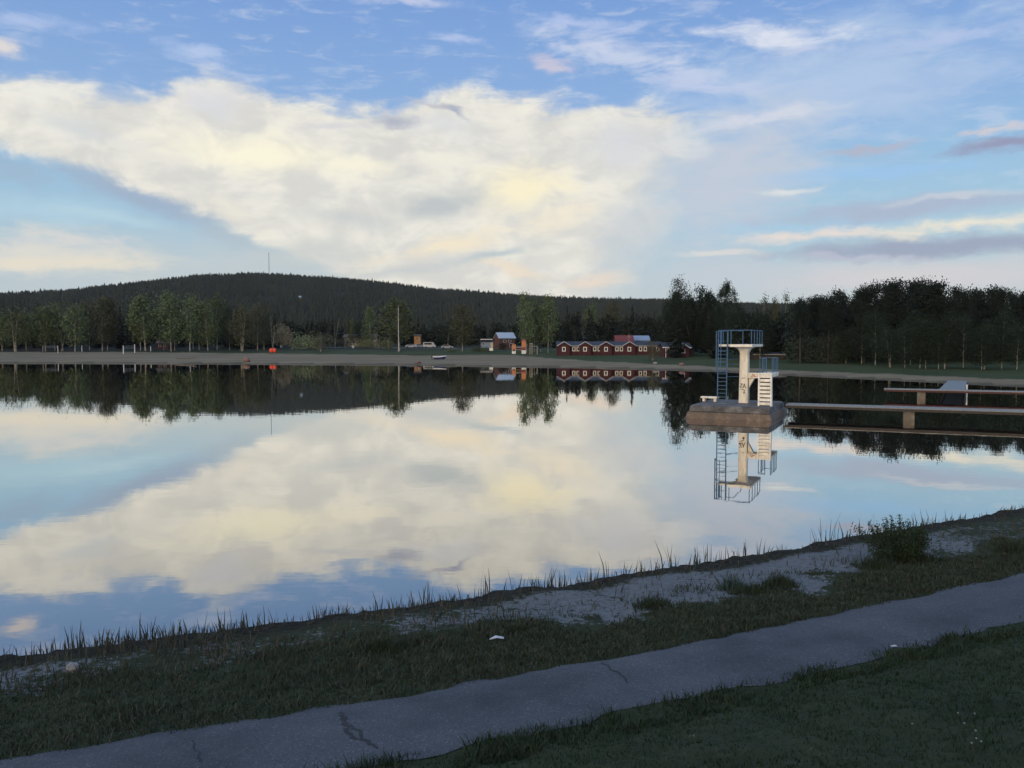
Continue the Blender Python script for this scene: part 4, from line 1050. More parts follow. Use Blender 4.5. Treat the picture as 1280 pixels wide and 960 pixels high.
MB().bar((-1, -.5, -.1), (-1, 0, 3.0), .09).bar((-1, .5, -.1), (-1, 0, 3.0), .09).bar((1.0, -.5, -.1), (1.0, 0, 2.2), .09).bar((1, .5, -.1), (1, 0, 2.2), .09).bar((-.45, 0, -.1), (-.45, 0, 3.0), .12).build('leg', M['wall_beige'], sw)
MB().bar((-1, 0, 2.95), (-.3, 0, 3.0), .12).bar((-1, 0, 2.2), (1, 0, 2.2), .07).build('crossbar', M['metal_grey'], sw)
MB().bar((.1, 0, 2.2), (.1, 0, .5), .02).bar((.5, 0, 2.2), (.5, 0, .5), .02).box(.08, .52, -.1, .1, .44, .5).build('seat', M['rubber'], sw)

# parked vehicles and small white things on the lawn
def car(px, by, label, m, rot=0, van=False):
    p = at(px, by); t = empty('parked_van' if van else 'parked_car', p, rot, label=label, cat='van' if van else 'car')
    if van: prof = [(-2.3, .35), (2.3, .35), (2.3, 1.0), (1.9, 1.2), (1.4, 2.05), (1.2, 2.15), (-2.3, 2.15)]
    else: prof = [(-2.1, .3), (2.1, .3), (2.15, .7), (2.0, .85), (1.1, .95), (.5, 1.4), (-1.1, 1.42), (-1.8, .98), (-2.12, .9)]
    MB().prism(prof, -.85, .85).build('body', M[m], t, bevel=.04)
    w = MB()
    if van: w.box(-1.9, .9, -.87, -.856, 1.25, 1.9)
    else: w.add([(-1.5, -.86, .98), (.95, -.86, .98), (.45, -.86, 1.33), (-1.05, -.86, 1.35)], [(0, 1, 2, 3)])
    w.build('side_window', M['glass'], t)
    for x in (-1.35, 1.35):
        for y in (-.8, .8):
            wh = MB().bar((x, y - .1, .33), (x, y + .1, .33), .33, 12).build('wheel', M['rubber'], t)
    return t
car(514, 435, 'white parked car half hidden below the orange house', 'dull_white'); car(524.5, 434.6, 'silver parked car right of the white car below the orange house', 'metal_grey', R(20)); car(537, 435, 'white parked van right of the orange house', 'dull_white', van=True)
car(559, 436, 'silver parked car behind the beached motorboat', 'metal_grey')
def bin_(px, by, label, w, h_, m='white_paint', name='waste_bin', cat='bin'):
    p = at(px, by); o = empty(name, p, 0, label=label, cat=cat)
    MB().loft([[(math.cos(6.283 * k / 10) * r, math.sin(6.283 * k / 10) * r, z) for k in range(10)] for r, z in ((w * .42, -.05), (w * .5, h_ * .8), (w * .52, h_ * .82))]).build('body', M[m], o)
    MB().loft([[(math.cos(6.283 * k / 10) * r, math.sin(6.283 * k / 10) * r, z) for k in range(10)] for r, z in ((w * .55, h_ * .825), (w * .5, h_ * .95), (w * .1, h_))]).build('lid', M['metal_grey'], o)
bin_(290.8, 433.5, 'small white bin on the lawn left of the forked birch', 1.0, .9); bin_(351.5, 434.5, 'small white bin under the blossoming tree', 1.0, 1.1); bin_(441.5, 435, 'round white bin in front of the beige house', 1.1, 1.1)
p = at(614, 440.5); sg = empty('notice_board', p, 0, label='small white notice board on the grass below the kiosk', cat='notice board')
MB().box(-.55, .55, -.04, .04, .5, 1.4).build('board', M['white_paint'], sg); MB().box(-.5, -.4, .041, .12, -.2, 1.3).box(.4, .5, .041, .12, -.2, 1.3).build('leg', M['metal_dark'], sg)

# ------------------------------------------------------------------ near bank: reeds, shrub, grass
def blades(P, h_, w, lean, g_, curve=.35, seg=2):
    n_ = len(P); a = g_.uniform(0, 6.283, n_); d = np.stack([np.cos(a), np.sin(a), np.zeros(n_)], 1); s = np.stack([-np.sin(a), np.cos(a), np.zeros(n_)], 1)
    b = g_.uniform(0, 6.283, n_); s = np.stack([np.cos(b), np.sin(b), np.zeros(n_)], 1)
    h_ = np.asarray(h_)[:, None]; w = np.asarray(w)[:, None]; L = (g_.uniform(.1, 1, n_)[:, None] * lean) * h_
    up = np.array([0, 0, 1.])
    m = P + up * h_ * .55 + d * L * .35; t = P + up * h_ * (1 - .3 * lean * curve) + d * L
    V = np.stack([P - s * w, P + s * w, m + s * w * .75, m - s * w * .75, t + s * w * .12, t - s * w * .12], 1).reshape(-1, 3)
    i = np.arange(n_)[:, None] * 6
    Fc = np.concatenate([i + np.array([[0, 1, 2, 3]]), i + np.array([[3, 2, 4, 5]])], 0)
    return V, Fc

def u_for_px(px):
    us = np.linspace(0, _cum[-1], 4000); x, y = shore(us); k = (x / np.maximum(y, .1) * F + CX); return us[np.argmin(np.abs(np.where(y > 3, k, 1e9) - px))]
RCL = [(24, 2, .12), (36, 4, .2), (52, 6, .3), (66, 4, .16), (79, 5, .22), (87, 7, .40), (94, 7, .44), (104, 4, .2), (117, 8, .28), (128, 8, .32), (141, 7, .26), (155, 8, .36), (166, 6, .32), (174, 8, .36), (184, 9, .42), (193, 6, .3), (205, 8, .32), (219, 8, .34), (232, 5, .28), (242, 9, .40), (251, 6, .3), (264, 7, .3), (275, 9, .38), (286, 6, .42),
       (298, 4, .24), (315, 8, .36), (327, 10, .40), (342, 5, .28), (357, 6, .34), (381, 4, .26), (398, 7, .30), (410, 5, .32), (424, 6, .32), (442, 3, .24), (474, 5, .44), (492, 5, .36), (510, 6, .36), (523, 6, .40), (539, 7, .46), (562, 4, .3), (578, 4, .32), (597, 3, .28), (608, 5, .5), (634, 4, .34), (648, 5, .36), (668, 7, .34), (682, 9, .36), (697, 10, .44), (710, 7, .40), (728, 9, .34), (740, 7, .36),
       (762, 6, .48), (783, 7, .36), (803, 5, .42), (821, 4, .34), (833, 5, .36), (847, 9, .62), (857, 6, .42), (872, 8, .34), (885, 9, .44), (905, 5, .34), (933, 6, .34), (955, 5, .42), (975, 4, .3), (1021, 4, .46), (1033, 4, .40), (1040, 6, .66), (1052, 5, .52), (1060, 6, .5), (1085, 5, .5), (1097, 6, .46), (1156, 7, .60), (1171, 5, .44), (1185, 4, .42), (1204, 4, .3)]
for i, (px, ns, h_) in enumerate(RCL):
    u = u_for_px(px); g_ = np.random.default_rng(900 + i); x0, y0 = shore(u); c = []
    n_ = ns + 2
    uu = u + g_.normal(size=n_) * .09; xs, ys = shore(uu); off = g_.uniform(-.25, .12, n_)
    x2, y2 = inland(uu, off); xs = xs + (x2 - shore_smooth(uu)[0]); ys = ys + (y2 - shore_smooth(uu)[1])
    zs = np.minimum(np.maximum(ground(xs, ys), -.04), .2)
    P = np.stack([xs - float(x0), ys - float(y0), zs - .03], 1)
    V, Fc = blades(P, (h_ * 1.12 + .10) * g_.uniform(.45, 1.1, n_), g_.uniform(.009, .017, n_), .30, g_)
    me = np_mesh('reed_clump', V, Fc)
    hw = ORD[i] if i < len(ORD) else f'{i + 1}th'
    hw = {30: '31st', 31: '32nd', 32: '33rd', 40: '41st', 41: '42nd', 42: '43rd', 50: '51st', 51: '52nd', 52: '53rd', 60: '61st', 61: '62nd', 62: '63rd', 70: '71st', 71: '72nd', 72: '73rd'}.get(i, hw)
    size = 'tall' if h_ > .45 else 'short' if h_ < .27 else 'upright'
    tag(link('reed_clump', me, M['reed'] if i % 3 else M['reed_dry'], None, (float(x0), float(y0), 0)), f'{size} reed clump at the near waterline, {hw} from the left', 'reeds', 'reed clumps along the near waterline')

def scatter(n_, s0, s1, seed, u0=None, u1=None, rel=None):
    g_ = np.random.default_rng(seed); lo = u_for_px(0) - 9 if u0 is None else u0; hi = u_for_px(1280) + 8 if u1 is None else u1
    u = g_.uniform(lo, hi, n_); s = g_.uniform(s0, s1, n_)
    if rel == 'up': s = np.minimum(s, 1e9) ; s = s0 + (s - s0) * (PE0(u) + .08 - s0) / (s1 - s0)
    if rel == 'low': s = PE1(u) - .07 + (s - s0)
    x, y = inland(u, s)
    px = x / np.maximum(y, .3) * F + CX; ok = (y > 2.2) & (px > -90) & (px < 1370)
    # thin with distance
    return x[ok], y[ok], s[ok], g_

def grass_obj(name, label, n_, s0, s1, seed, hr, mats, dens=None, wid=(.0025, .0055), lean=.9, zoff=0, rel=None):
    x, y, s, g_ = scatter(n_, s0, s1, seed, rel=rel)
    if dens is not None:
        k = g_.uniform(0, 1, len(x)) < dens(x, y, s); x, y, s = x[k], y[k], s[k]
    P = np.stack([x, y, ground(x, y) - .01 + zoff], 1)
    cl = fbm(x * 2.2, y * 2.2, seed + 3); cl2 = fbm(x * .6, y * .6, seed + 9)
    h_ = g_.uniform(hr[0], hr[1], len(x)) * (.35 + 1.3 * cl) * (.5 + cl2)
    V, Fc = blades(P, h_, g_.uniform(*wid, len(x)) * (1 + y / 14), lean, g_)
    mi = (g_.uniform(0, 1, len(x)) < .26 + .35 * (cl2 - .5)).astype(int); mi = np.concatenate([mi, mi])
    tag(link(name, np_mesh(name, V, Fc, mi), mats), label, 'grass', kind='stuff')
gm = plain('turf blades', (.046, .061, .036), (.030, .041, .025), 3, .8, spec=.1); gd = plain('dry blades', (.088, .084, .064), (.056, .055, .042), 3, .8, spec=.1)
gl2 = plain('lawn blades', (.023, .050, .020), (.014, .033, .014), 2, .8, spec=.1)
grass_obj('verge_grass', 'rough patchy grass between the sand and the path', 150000, 1.9, 6.04, 61, (.035, .11), [gm, gd], lambda x, y, s: np.clip((s - 1.7 + (fbm(x * .9, y * .9, 41) - .5) * 4 - np.interp(x, [-5, 0, 3, 20], [-.4, .5, .9, .9])) * .8, .03, 1), rel='up')
grass_obj('lawn_grass', 'dark mown grass on the slope below the viewer', 190000, 8.04, 13.8, 71, (.022, .060), [gl2, gm], rel='low', wid=(.002, .0042))
grass_obj('path_edge_grass', 'longer tufts growing over the lower edge of the path', 46000, 8.02, 8.75, 81, (.06, .15), [gm, gl2], lambda x, y, s: np.clip(fbm(x * 1.4, y * 1.4, 83) * 3 - 1.1, 0, 1), rel='low')
grass_obj('shore_grass', 'brownish grass on the bank behind the reeds', 26000, .25, 2.6, 91, (.07, .22), [gd, M['reed']], lambda x, y, s: np.clip(np.interp(x, [-9, -7.2, -4, -1.5, 0, 2, 16], [.15, .8, .7, .4, .12, .08, .1]) * (fbm(x * 1.7, y * 1.7, 93) * 2.4 - .5), 0, 1), wid=(.003, .006), lean=.6)

# willow shrub on the bank at right
p = at(1120, 701); wsr = empty('willow_shrub', p, 0, label='bushy green willow shrub on the near bank at right', cat='shrub')
g_ = np.random.default_rng(5); tr = []; C = []
for k in range(34):
    a = g_.uniform(0, 6.283); r0 = g_.uniform(.05, .45); le = g_.uniform(.16, .5) ; hh_ = g_.uniform(.25, .78)
    b0 = np.array([math.cos(a) * r0, math.sin(a) * r0 * .7, 0]); b2 = np.array([math.cos(a) * (r0 + le), math.sin(a) * (r0 + le) * .7, hh_]); b1 = (b0 + b2) / 2 + [0, 0, .12]
    tr.append(tube([b0, b1, b2], [.010, .007, .003], 5))
    for t in np.linspace(.15, 1, 13):
        q = b0 * (1 - t) ** 2 + 2 * b1 * t * (1 - t) + b2 * t * t; C.append(q + g_.normal(size=(30, 3)) * .06)
for k in range(16):
    x = g_.uniform(-.6, .6); b2 = np.array([x + g_.normal() * .06, g_.normal() * .15, g_.uniform(.8, 1.02) * (1 - .35 * abs(x))]); b0 = np.array([x * .7, 0, .1]); tr.append(tube([b0, (b0 + b2) / 2, b2], [.008, .006, .002], 4))
    for t in np.linspace(.5, 1, 6): C.append(b0 + (b2 - b0) * t + g_.normal(size=(9, 3)) * .018)
tv, tf = merge(tr); link('stems', np_mesh('stems', tv, tf), M['dark_bark'], wsr)
V, Fc = leaves(np.vstack(C), .019, g_); link('foliage', np_mesh('foliage', V, Fc), plain('willow leaves', (.036, .056, .030), (.022, .036, .020), 3, .8, spec=.1), wsr)

def tuft(px, py, wpx, hpx, label, m, name='grass_tuft', cat='grass', n_=260, seed=1, wb=(.004, .008), lean=.8):
    p = at(px, py); k = p[1] / F; g_ = np.random.default_rng(seed); w = wpx * k / 2; h_ = hpx * k
    q = np.clip(g_.normal(size=(n_, 2)), -1.5, 1.5) * [w * .5, w * .35]; zz = ground(q[:, 0] + p[0], q[:, 1] + p[1]) - p[2]
    P = np.column_stack([q, zz - .01]); V, Fc = blades(P, h_ * g_.uniform(.35, 1.1, n_) * np.exp(-(q[:, 0] / w) ** 2), g_.uniform(*wb, n_), lean, g_)
    return tag(link(name, np_mesh(name, V, Fc), m, None, p), label, cat)
tuft(912, 736, 40, 24, 'blue-green leafy weed on the edge of the sand', M['plant_teal'], 'weed', 'weed', 130, 2, (.008, .015), .7)
tuft(935, 741, 60, 16, 'low dark weed patch right of the blue-green weed', gm, 'weed', 'weed', 500, 3)
tuft(480, 812, 60, 22, 'dark round grass tuft at the left of the verge', gm, seed=4, n_=700)
tuft(815, 758, 60, 16, 'low green grass tuft beside the sand in the middle of the bank', gm, seed=5, n_=600)
tuft(975, 733, 50, 20, 'dark grass tuft between the weeds and the willow shrub', gm, seed=6, n_=600)
tuft(645, 790, 40, 14, 'small grass tuft right of the white litter scrap', gm, seed=7, n_=400)
tuft(1092, 708, 60, 16, 'dark grass at the left foot of the willow shrub', gm, seed=11, n_=600)
tuft(1150, 701, 60, 16, 'dark grass at the right foot of the willow shrub', gm, seed=12, n_=600)
tuft(1265, 690, 50, 18, 'dark grass tuft at the right edge of the bank', gm, seed=8, n_=500)
# litter and dandelions
p = at(621, 804); o = MB().add([(-.11, -.03, .02), (.0, -.04, .05), (.11, -.02, .03), (.10, .04, .035), (-.02, .045, .055), (-.10, .03, .015), (-.11, -.03, .014), (.0, -.04, .044), (.11, -.02, .024), (.10, .04, .029), (-.02, .045, .049), (-.10, .03, .009)],
                               [(0, 1, 4, 5), (1, 2, 3, 4), (11, 10, 7, 6), (10, 9, 8, 7), (0, 6, 7, 1), (1, 7, 8, 2), (2, 8, 9, 3), (3, 9, 10, 4), (4, 10, 11, 5), (5, 11, 6, 0)]).build('litter_scrap', M['litter'], None, p + [0, 0, .05])
tag(o, 'white scrap of litter lying on the grass above the path', 'litter')
p = at(1117, 811); tag(MB().loft([[(-.04, -.015, 0), (.04, -.012, 0), (.032, .02, 0), (-.032, .018, 0)], [(-.03, -.01, .008), (.035, -.008, .014), (.022, .018, .012), (-.022, .015, .006)]]).build('litter_scrap', M['litter'], None, p + [0, 0, .035]), 'tiny white scrap lying on the asphalt path', 'litter')
for k, (px, py) in enumerate([(1197, 907), (1205, 921), (1218, 908), (1219, 931), (1220, 941), (1214, 947), (1226, 945), (1140, 921)]):
    p = at(px, py); d = empty('dandelion', p, 0, label='pale dandelion head in the dark grass at lower right', cat='dandelion', group='dandelions in the lawn')
    MB().bar((0, 0, 0), (0, 0, .10), .0025, 5).build('stem', gm, d); ball(MB(), (0, 0, .11), .008, 8, 6).build('head', M['dandelion'], d)

# ------------------------------------------------------------------ sky
SUN_AZ, SUN_EL = R(-152), R(7)
STR = .1
def build_world():
    w = bpy.data.worlds.new('World'); scene.world = w; w.use_nodes = True; nt = w.node_tree; nt.nodes.clear()
    out = N(nt, 'ShaderNodeOutputWorld'); bg = N(nt, 'ShaderNodeBackground'); bg.inputs[1].default_value = STR
    nt.links.new(bg.outputs[0], out.inputs[0])
    sky = N(nt, 'ShaderNodeTexSky', sky_type='NISHITA', sun_disc=False, sun_elevation=SUN_EL, sun_rotation=SUN_AZ)
    sky.air_density = 1.0; sky.dust_density = .6; sky.ozone_density = 2.0
    tc = N(nt, 'ShaderNodeTexCoord'); sx = N(nt, 'ShaderNodeSeparateXYZ'); nt.links.new(tc.outputs['Generated'], sx.inputs[0])
    az = math_(nt, 'MULTIPLY', math_(nt, 'ARCTAN2', sx.outputs[0], sx.outputs[1]), 180 / math.pi)
    el = math_(nt, 'MULTIPLY', math_(nt, 'ARCSINE', sx.outputs[2]), 180 / math.pi)
    def vec(a, b):
        c = N(nt, 'ShaderNodeCombineXYZ'); nt.links.new(a, c.inputs[0]); nt.links.new(b, c.inputs[1]); return c.outputs[0]
    P0 = vec(az, el)
    def nz(scale, sc, detail=6, rough=.55, off=(0, 0, 0), colr=False, dist=0):
        mp = N(nt, 'ShaderNodeMapping'); mp.inputs['Scale'].default_value = sc; mp.inputs['Location'].default_value = off; nt.links.new(P0, mp.inputs[0])
        n_ = N(nt, 'ShaderNodeTexNoise'); n_.inputs['Scale'].default_value = scale; n_.inputs['Detail'].default_value = detail; n_.inputs['Roughness'].default_value = rough
        n_.inputs['Distortion'].default_value = dist
        nt.links.new(mp.outputs[0], n_.inputs['Vector']); return n_.outputs['Color' if colr else 'Fac']
    # warp the sky coordinates so that every edge is ragged
    wc = nz(.24, (1, 1.9, 1), 6, .62, colr=True)
    def vm(op, a, b):
        m = N(nt, 'ShaderNodeVectorMath', operation=op)
        for s, v in zip(m.inputs, (a, b)):
            if isinstance(v, tuple): s.default_value = v
            else: nt.links.new(v, s)
        return m.outputs[0]
    off = vm('MULTIPLY', vm('SUBTRACT', wc, (.5, .5, .5)), (4.2, 1.7, 0))
    P = vm('ADD', vm('ADD', P0, off), (0, 0, 1)); sp_ = N(nt, 'ShaderNodeSeparateXYZ'); nt.links.new(P, sp_.inputs[0]); AZ, EL = sp_.outputs[0], sp_.outputs[1]
    nf = nz(.55, (.45, 1.5, 1), 6, .62, (3, 1, 0), dist=.4)      # streaky
    nb = nz(.34, (.8, 1.1, 1), 6, .58, (11, 5, 0), dist=.6)     # billowy
    NFK = math_(nt, 'SUBTRACT', nf, .5); NBK = math_(nt, 'SUBTRACT', nb, .5)
    K = 1 / STR
    def C(c): return tuple(v * K for v in lin(c))
    def sm(x, a, b):
        m = N(nt, 'ShaderNodeMapRange', interpolation_type='SMOOTHSTEP'); m.inputs[1].default_value = a; m.inputs[2].default_value = b
        nt.links.new(x, m.inputs[0]); return m.outputs[0]
    # clear air: the sky model tinted towards the evening gradient
    grad_pts = [(0, (212, 216, 219)), (3, (200, 213, 221)), (6, (186, 211, 227)), (9, (170, 207, 233)), (12, (158, 199, 236)), (15, (149, 186, 235)), (22, (128, 168, 230)), (30, (132, 166, 220)), (90, (150, 172, 208))]
    r = N(nt, 'ShaderNodeValToRGB'); e = r.color_ramp.elements
    while len(e) < len(grad_pts): e.new(.5)
    for i, (d, c) in enumerate(grad_pts):
        e[i].position = d / 90; e[i].color = (*lin(c), 1)
    nt.links.new(math_(nt, 'DIVIDE', el, 90.0, clamp=True), r.inputs[0])
    grad = mix(nt, 1.0, r.outputs[0], (K, K, K), 'MULTIPLY')
    cur = mix(nt, .8, sky.outputs[0], grad)
    DP = math.degrees(1 / F)
    def blob(px, py, rx, ry, rot, c, st, inner=.15, k=.8, nn=None):
        nonlocal cur
        a, b = azel(px, py); cs = math.cos(R(a)) ** 2
        sxx, syy = rx * DP * cs ** .5, ry * DP * cs ** .5; c_, s_ = math.cos(R(rot)), math.sin(R(rot))
        def dot(q):
            n_ = N(nt, 'ShaderNodeVectorMath', operation='DOT_PRODUCT'); nt.links.new(P, n_.inputs[0]); n_.inputs[1].default_value = q; return n_.outputs['Value']
        u_ = dot((c_ / sxx, s_ / sxx, -(a * c_ + b * s_) / sxx)); v_ = dot((-s_ / syy, c_ / syy, -(-a * s_ + b * c_) / syy))
        d = math_(nt, 'SQRT', math_(nt, 'MULTIPLY_ADD', u_, u_, math_(nt, 'MULTIPLY', v_, v_)))
        d = math_(nt, 'MULTIPLY_ADD', NFK if nn is None else NBK, -2 * k, d)
        m = sm(d, 1.0, inner); m = math_(nt, 'MULTIPLY', m, st)
        cur = mix(nt, m, cur, C(c))
    # thin streaks high up
    ns = nz(1.15, (.30, 1.35, 1), 6, .66, (7, 2, 0), dist=.5)
    st = math_(nt, 'MULTIPLY', sm(math_(nt, 'MULTIPLY_ADD', NBK, .5, ns), .50, .74), math_(nt, 'MULTIPLY', sm(math_(nt, 'MULTIPLY_ADD', az, .12, el), 6, 17), .34))
    cur = mix(nt, st, cur, C((216, 222, 236)))
    # veils behind
    blob(300, 345, 420, 70, 0, (196, 206, 209), .8, .1, .3)
    blob(60, 318, 190, 42, 0, (226, 222, 212), .9, .1, .9)
    blob(80, 330, 150, 14, 2, (238, 228, 206), .7, .1, .8)
    blob(70, 300, 150, 12, 2, (214, 216, 216), .6, .1, .8)
    blob(60, 262, 140, 26, 0, (180, 212, 228), .7, .1, .4)
    blob(200, 245, 160, 32, -16, (162, 181, 203), .97, .3, .5)
    blob(290, 290, 70, 20, -18, (168, 186, 203), .8, .1, .5)
    blob(130, 268, 90, 12, -6, (186, 214, 226), .7, .0, .6)
    blob(20, 215, 70, 20, -10, (160, 182, 204), .6, .2, .6)
    blob(320, 300, 120, 40, -20, (184, 200, 208), .7, .1, .5)
    blob(1030, 110, 330, 105, 6, (182, 203, 231), .85, .05, .8)
    blob(910, 225, 170, 105, 20, (199, 206, 218), .88, .15, .6)
    blob(1110, 345, 330, 34, 0, (216, 212, 214), .9, .1, .3)
    blob(900, 345, 160, 40, 0, (197, 206, 214), .8, .1, .3)
    # the great bright cloud, bounded above and below
    def curve(pts, src):
        fc = N(nt, 'ShaderNodeFloatCurve'); cv = fc.mapping.curves[0]
        q = [((azel(x, y)[0] + 40) / 80, azel(x, y)[1] / 30) for x, y in pts]
        while len(cv.points) < len(q): cv.points.new(.5, .5)
        for p_, v in zip(cv.points, q): p_.location = v
        fc.mapping.update(); nt.links.new(math_(nt, 'DIVIDE', math_(nt, 'ADD', src, 40.0), 80.0, clamp=True), fc.inputs['Value'])
        return math_(nt, 'MULTIPLY', fc.outputs[0], 30.0)
    mixaz = math_(nt, 'MULTIPLY_ADD', AZ, .35, math_(nt, 'MULTIPLY', az, .65)); mixel = math_(nt, 'MULTIPLY_ADD', EL, .35, math_(nt, 'MULTIPLY', el, .65))
    top = curve([(-60, 92), (0, 97), (60, 99), (125, 106), (180, 112), (222, 104), (265, 92), (300, 97), (340, 112), (380, 126), (430, 134), (470, 131), (530, 117), (580, 108), (640, 114), (700, 126), (760, 128), (830, 130), (880, 142), (960, 165), (1290, 230)], mixaz)
    bot = curve([(-60, 172), (0, 188), (60, 205), (130, 222), (180, 240), (220, 257), (260, 273), (300, 292), (350, 312), (420, 344), (480, 385), (540, 426), (1290, 426)], mixaz)
    mt = sm(math_(nt, 'MULTIPLY_ADD', math_(nt, 'ADD', NBK, math_(nt, 'MULTIPLY', NFK, 1.3)), 2.3, math_(nt, 'SUBTRACT', top, mixel)), -.5, 1.1)
    mb_ = sm(math_(nt, 'MULTIPLY_ADD', math_(nt, 'ADD', NBK, math_(nt, 'MULTIPLY', NFK, .6)), 2.0, math_(nt, 'SUBTRACT', mixel, bot)), -.3, .6)
    a0, e0 = azel(846, 200); a1, e1 = azel(765, 362)
    dx, dy = a1 - a0, e1 - e0; l_ = math.hypot(dx, dy); nx, ny = -dy / l_, dx / l_
    if nx > 0: nx, ny = -nx, -ny   # positive on the left
    dl_ = math_(nt, 'ADD', math_(nt, 'MULTIPLY', AZ, nx), math_(nt, 'MULTIPLY_ADD', EL, ny, -(a0 * nx + e0 * ny)))
    mr_ = sm(math_(nt, 'MULTIPLY_ADD', math_(nt, 'SUBTRACT', nb, .5), 3.0, dl_), -2.2, 2.6)
    mask = math_(nt, 'MULTIPLY', math_(nt, 'MULTIPLY', mt, mb_), mr_)
    ccol = mix(nt, sm(math_(nt, 'MULTIPLY_ADD', NFK, .5, nb), .34, .68), C((221, 219, 212)), C((243, 239, 226)))
    cur = mix(nt, math_(nt, 'MULTIPLY', mask, .96), cur, ccol)
    # light and shade inside it
    fine = nz(.85, (.55, 1.25, 1), 6, .64, (2, 9, 0), dist=.8)
    cur = mix(nt, math_(nt, 'MULTIPLY', mask, math_(nt, 'MULTIPLY', sm(fine, .48, .74), .34)), cur, C((208, 208, 206)))
    blob(330, 196, 150, 36, -5, (254, 248, 222), .95, .0, .6, nb)
    blob(450, 207, 80, 17, -8, (252, 246, 224), .85, .0, .7, nb)
    blob(270, 128, 64, 30, 0, (221, 222, 228), .75, .0, .7)
    blob(95, 162, 80, 22, -14, (211, 215, 218), .8, .0, .7)
    blob(60, 118, 80, 16, 6, (240, 238, 230), .8, .0, .8)
    blob(190, 200, 110, 16, -20, (232, 229, 220), .7, .0, .7)
    blob(300, 262, 60, 14, -26, (236, 232, 218), .7, .0, .7)
    blob(650, 236, 84, 44, 8, (253, 243, 209), .95, .0, .7, nb)
    blob(560, 200, 80, 18, 0, (244, 240, 226), .8, .0, .7)
    blob(700, 270, 80, 26, 24, (246, 236, 214), .85, .0, .7)
    blob(545, 256, 84, 26, 4, (190, 197, 199), .9, .0, .6)
    blob(430, 272, 84, 18, -6, (203, 208, 208), .8, .0, .7)
    blob(385, 318, 120, 24, 4, (204, 209, 206), .75, .0, .6)
    blob(470, 340, 120, 20, 4, (218, 217, 208), .6, .0, .6)
    blob(560, 305, 140, 17, 13, (246, 233, 207), .95, .0, .6)
    blob(615, 317, 92, 11, 13, (189, 201, 205), .9, .0, .5)
    blob(500, 338, 110, 9, 6, (199, 205, 206), .7, .0, .6)
    blob(640, 338, 60, 14, -14, (243, 227, 204), .9, .0, .7)
    blob(735, 352, 70, 14, 10, (241, 223, 203), .9, .0, .7)
    blob(700, 320, 80, 14, 14, (216, 216, 210), .6, .0, .6)
    blob(560, 158, 80, 22, 0, (222, 224, 226), .7, .0, .7)
    blob(495, 153, 44, 9, 5, (178, 183, 198), .95, .0, .8)
    blob(540, 133, 56, 6, -6, (196, 194, 200), .9, .0, .8)
    blob(572, 140, 36, 7, -18, (174, 180, 198), .95, .0, .8)
    blob(420, 160, 60, 7, 4, (212, 212, 216), .7, .0, .8)
    blob(780, 180, 90, 50, 0, (213, 216, 222), .8, .0, .7, nb)
    blob(790, 285, 80, 60, 40, (203, 209, 214), .75, .0, .6)
    # loose clouds on the right and above
    blob(960, 44, 130, 15, -7, (222, 227, 240), .95, .0, 1.0)
    blob(1000, 62, 90, 9, -4, (198, 208, 232), .8, .0, 1.0)
    blob(770, 66, 130, 26, -12, (208, 216, 236), .85, .0, 1.3)
    blob(720, 30, 90, 12, -5, (190, 204, 236), .8, .0, 1.2)
    blob(690, 80, 40, 10, -10, (212, 205, 218), .8, .0, 1.1)
    blob(870, 105, 110, 12, -8, (196, 207, 234), .8, .0, 1.1)
    blob(1180, 50, 140, 12, 4, (184, 199, 234), .7, .0, 1.1)
    blob(940, 152, 110, 10, 6, (216, 220, 232), .75, .0, 1.1)
    blob(1090, 216, 200, 14, 0, (158, 200, 238), .7, .0, .5)
    blob(1000, 285, 150, 12, 0, (166, 206, 232), .6, .0, .5)
    blob(1085, 187, 66, 8, 3, (180, 184, 202), .95, .1, .8)
    blob(1250, 178, 80, 13, 4, (150, 155, 184), .95, .1, .8)
    blob(1230, 166, 60, 6, 6, (222, 208, 206), .7, .1, .8)
    blob(980, 238, 56, 7, 0, (224, 228, 228), .85, .0, 1.0)
    blob(1120, 263, 210, 18, 2, (174, 187, 209), .95, .2, .5)
    blob(1180, 249, 120, 6, 4, (206, 212, 220), .7, .0, .9)
    blob(1200, 282, 150, 15, 3, (247, 236, 214), .95, .0, .8)
    blob(1010, 296, 130, 10, 0, (238, 224, 214), .9, .0, .8)
    blob(1150, 309, 240, 18, 0, (160, 170, 191), .97, .25, .5)
    blob(890, 318, 80, 6, 2, (226, 222, 218), .8, .0, .8)
    blob(1080, 320, 120, 6, -3, (198, 198, 212), .7, .0, .7)
    blob(5, 62, 34, 15, -6, (226, 220, 218), .95, .0, .7)
    blob(40, 30, 90, 14, 8, (176, 196, 234), .8, .0, 1.1)
    blob(245, 66, 70, 16, -4, (186, 204, 236), .8, .0, 1.2)
    blob(300, 92, 70, 10, 0, (196, 208, 232), .7, .0, 1.2)
    blob(520, 4, 80, 8, 0, (200, 208, 232), .8, .0, 1.0)
    blob(570, 48, 40, 8, 0, (188, 203, 236), .7, .0, 1.2)
    # fill light added in unseen sky: warm sunset side behind viewer, blue patches overhead
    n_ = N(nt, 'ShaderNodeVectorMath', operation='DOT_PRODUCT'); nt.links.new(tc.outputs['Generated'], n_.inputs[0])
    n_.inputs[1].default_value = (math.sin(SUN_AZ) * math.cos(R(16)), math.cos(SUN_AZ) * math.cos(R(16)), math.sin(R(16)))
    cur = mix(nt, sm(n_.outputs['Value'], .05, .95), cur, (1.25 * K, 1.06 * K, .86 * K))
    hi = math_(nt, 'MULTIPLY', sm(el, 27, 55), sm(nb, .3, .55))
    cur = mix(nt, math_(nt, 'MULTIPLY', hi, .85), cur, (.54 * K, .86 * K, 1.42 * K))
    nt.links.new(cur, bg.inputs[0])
build_world()
w = scene.world
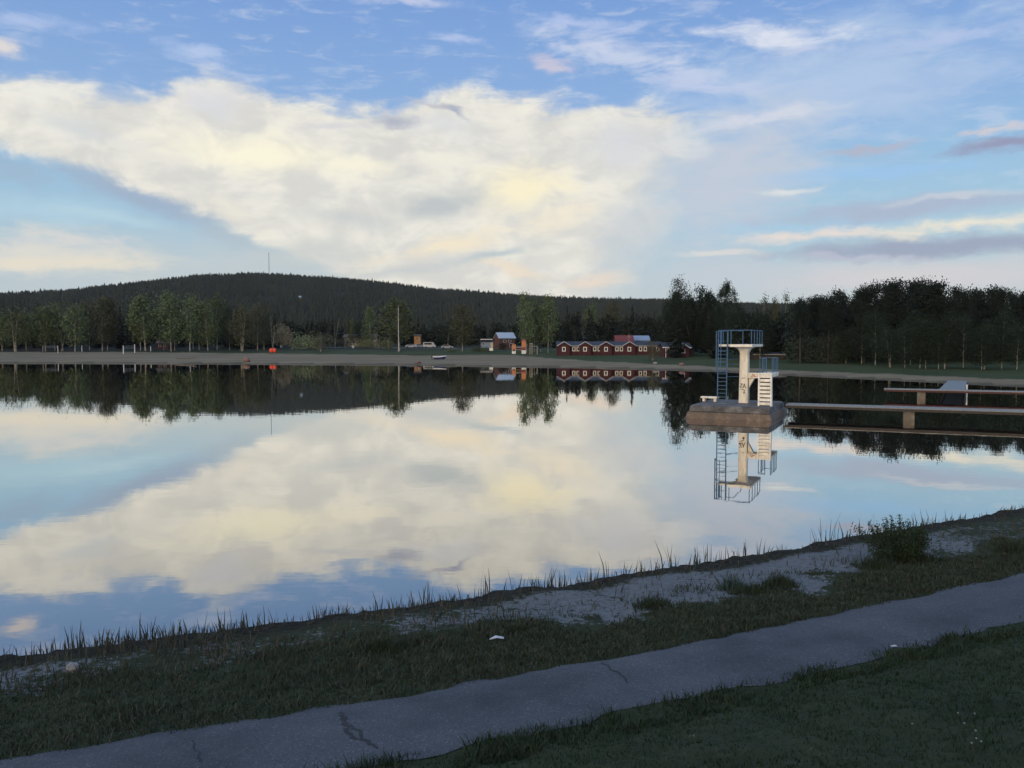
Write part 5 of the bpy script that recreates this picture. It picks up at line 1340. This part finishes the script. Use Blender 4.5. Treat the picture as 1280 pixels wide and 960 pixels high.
try: w.cycles.sampling_method = 'MANUAL'; w.cycles.sample_map_resolution = 512
except Exception: pass

# ------------------------------------------------------------------ evening air
def build_haze():
    m = bpy.data.materials.new('evening haze'); m.use_nodes = True; nt = m.node_tree; nt.nodes.clear()
    out = N(nt, 'ShaderNodeOutputMaterial'); v = N(nt, 'ShaderNodeVolumePrincipled')
    v.inputs['Color'].default_value = (.90, .95, 1.0, 1); v.inputs['Density'].default_value = 2.9e-5; v.inputs['Anisotropy'].default_value = .1
    nt.links.new(v.outputs[0], out.inputs['Volume'])
    me = bpy.data.meshes.new('haze'); x, zl, zh = 4700, -6, 260
    me.from_pydata([(-x, -x, zl), (x, -x, zl), (x, x, zl), (-x, x, zl), (-x, -x, zh), (x, -x, zh), (x, x, zh), (-x, x, zh)], [], [(0, 3, 2, 1), (4, 5, 6, 7), (0, 1, 5, 4), (1, 2, 6, 5), (2, 3, 7, 6), (3, 0, 4, 7)])
    tag(link('haze', me, m), kind='stuff')
build_haze()

sl = bpy.data.lights.new('sun', 'SUN'); sl.energy = 1.25; sl.angle = R(10); sl.color = (1, .78, .52)
so = bpy.data.objects.new('sun', sl); col.objects.link(so)
sd = Vector((math.sin(SUN_AZ) * math.cos(SUN_EL), math.cos(SUN_AZ) * math.cos(SUN_EL), math.sin(SUN_EL)))
so.rotation_euler = sd.to_track_quat('Z', 'Y').to_euler(); so.location = (0, -20, 30)

cam = bpy.data.cameras.new('camera'); cam.sensor_width = 36; cam.sensor_fit = 'HORIZONTAL'; cam.lens = 36 * F / 1280; cam.clip_start = .1; cam.clip_end = 9000
co = bpy.data.objects.new('camera', cam); col.objects.link(co); co.location = (0, 0, H); co.rotation_euler = (math.pi / 2 - PITCH, 0, 0)
scene.camera = co
scene.view_settings.view_transform = 'Standard'; scene.view_settings.look = 'None'; scene.view_settings.exposure = 0; scene.view_settings.gamma = 1
scene.render.engine = 'CYCLES'
scene.cycles.max_bounces = 6; scene.cycles.diffuse_bounces = 2; scene.cycles.glossy_bounces = 3; scene.cycles.use_denoising = True
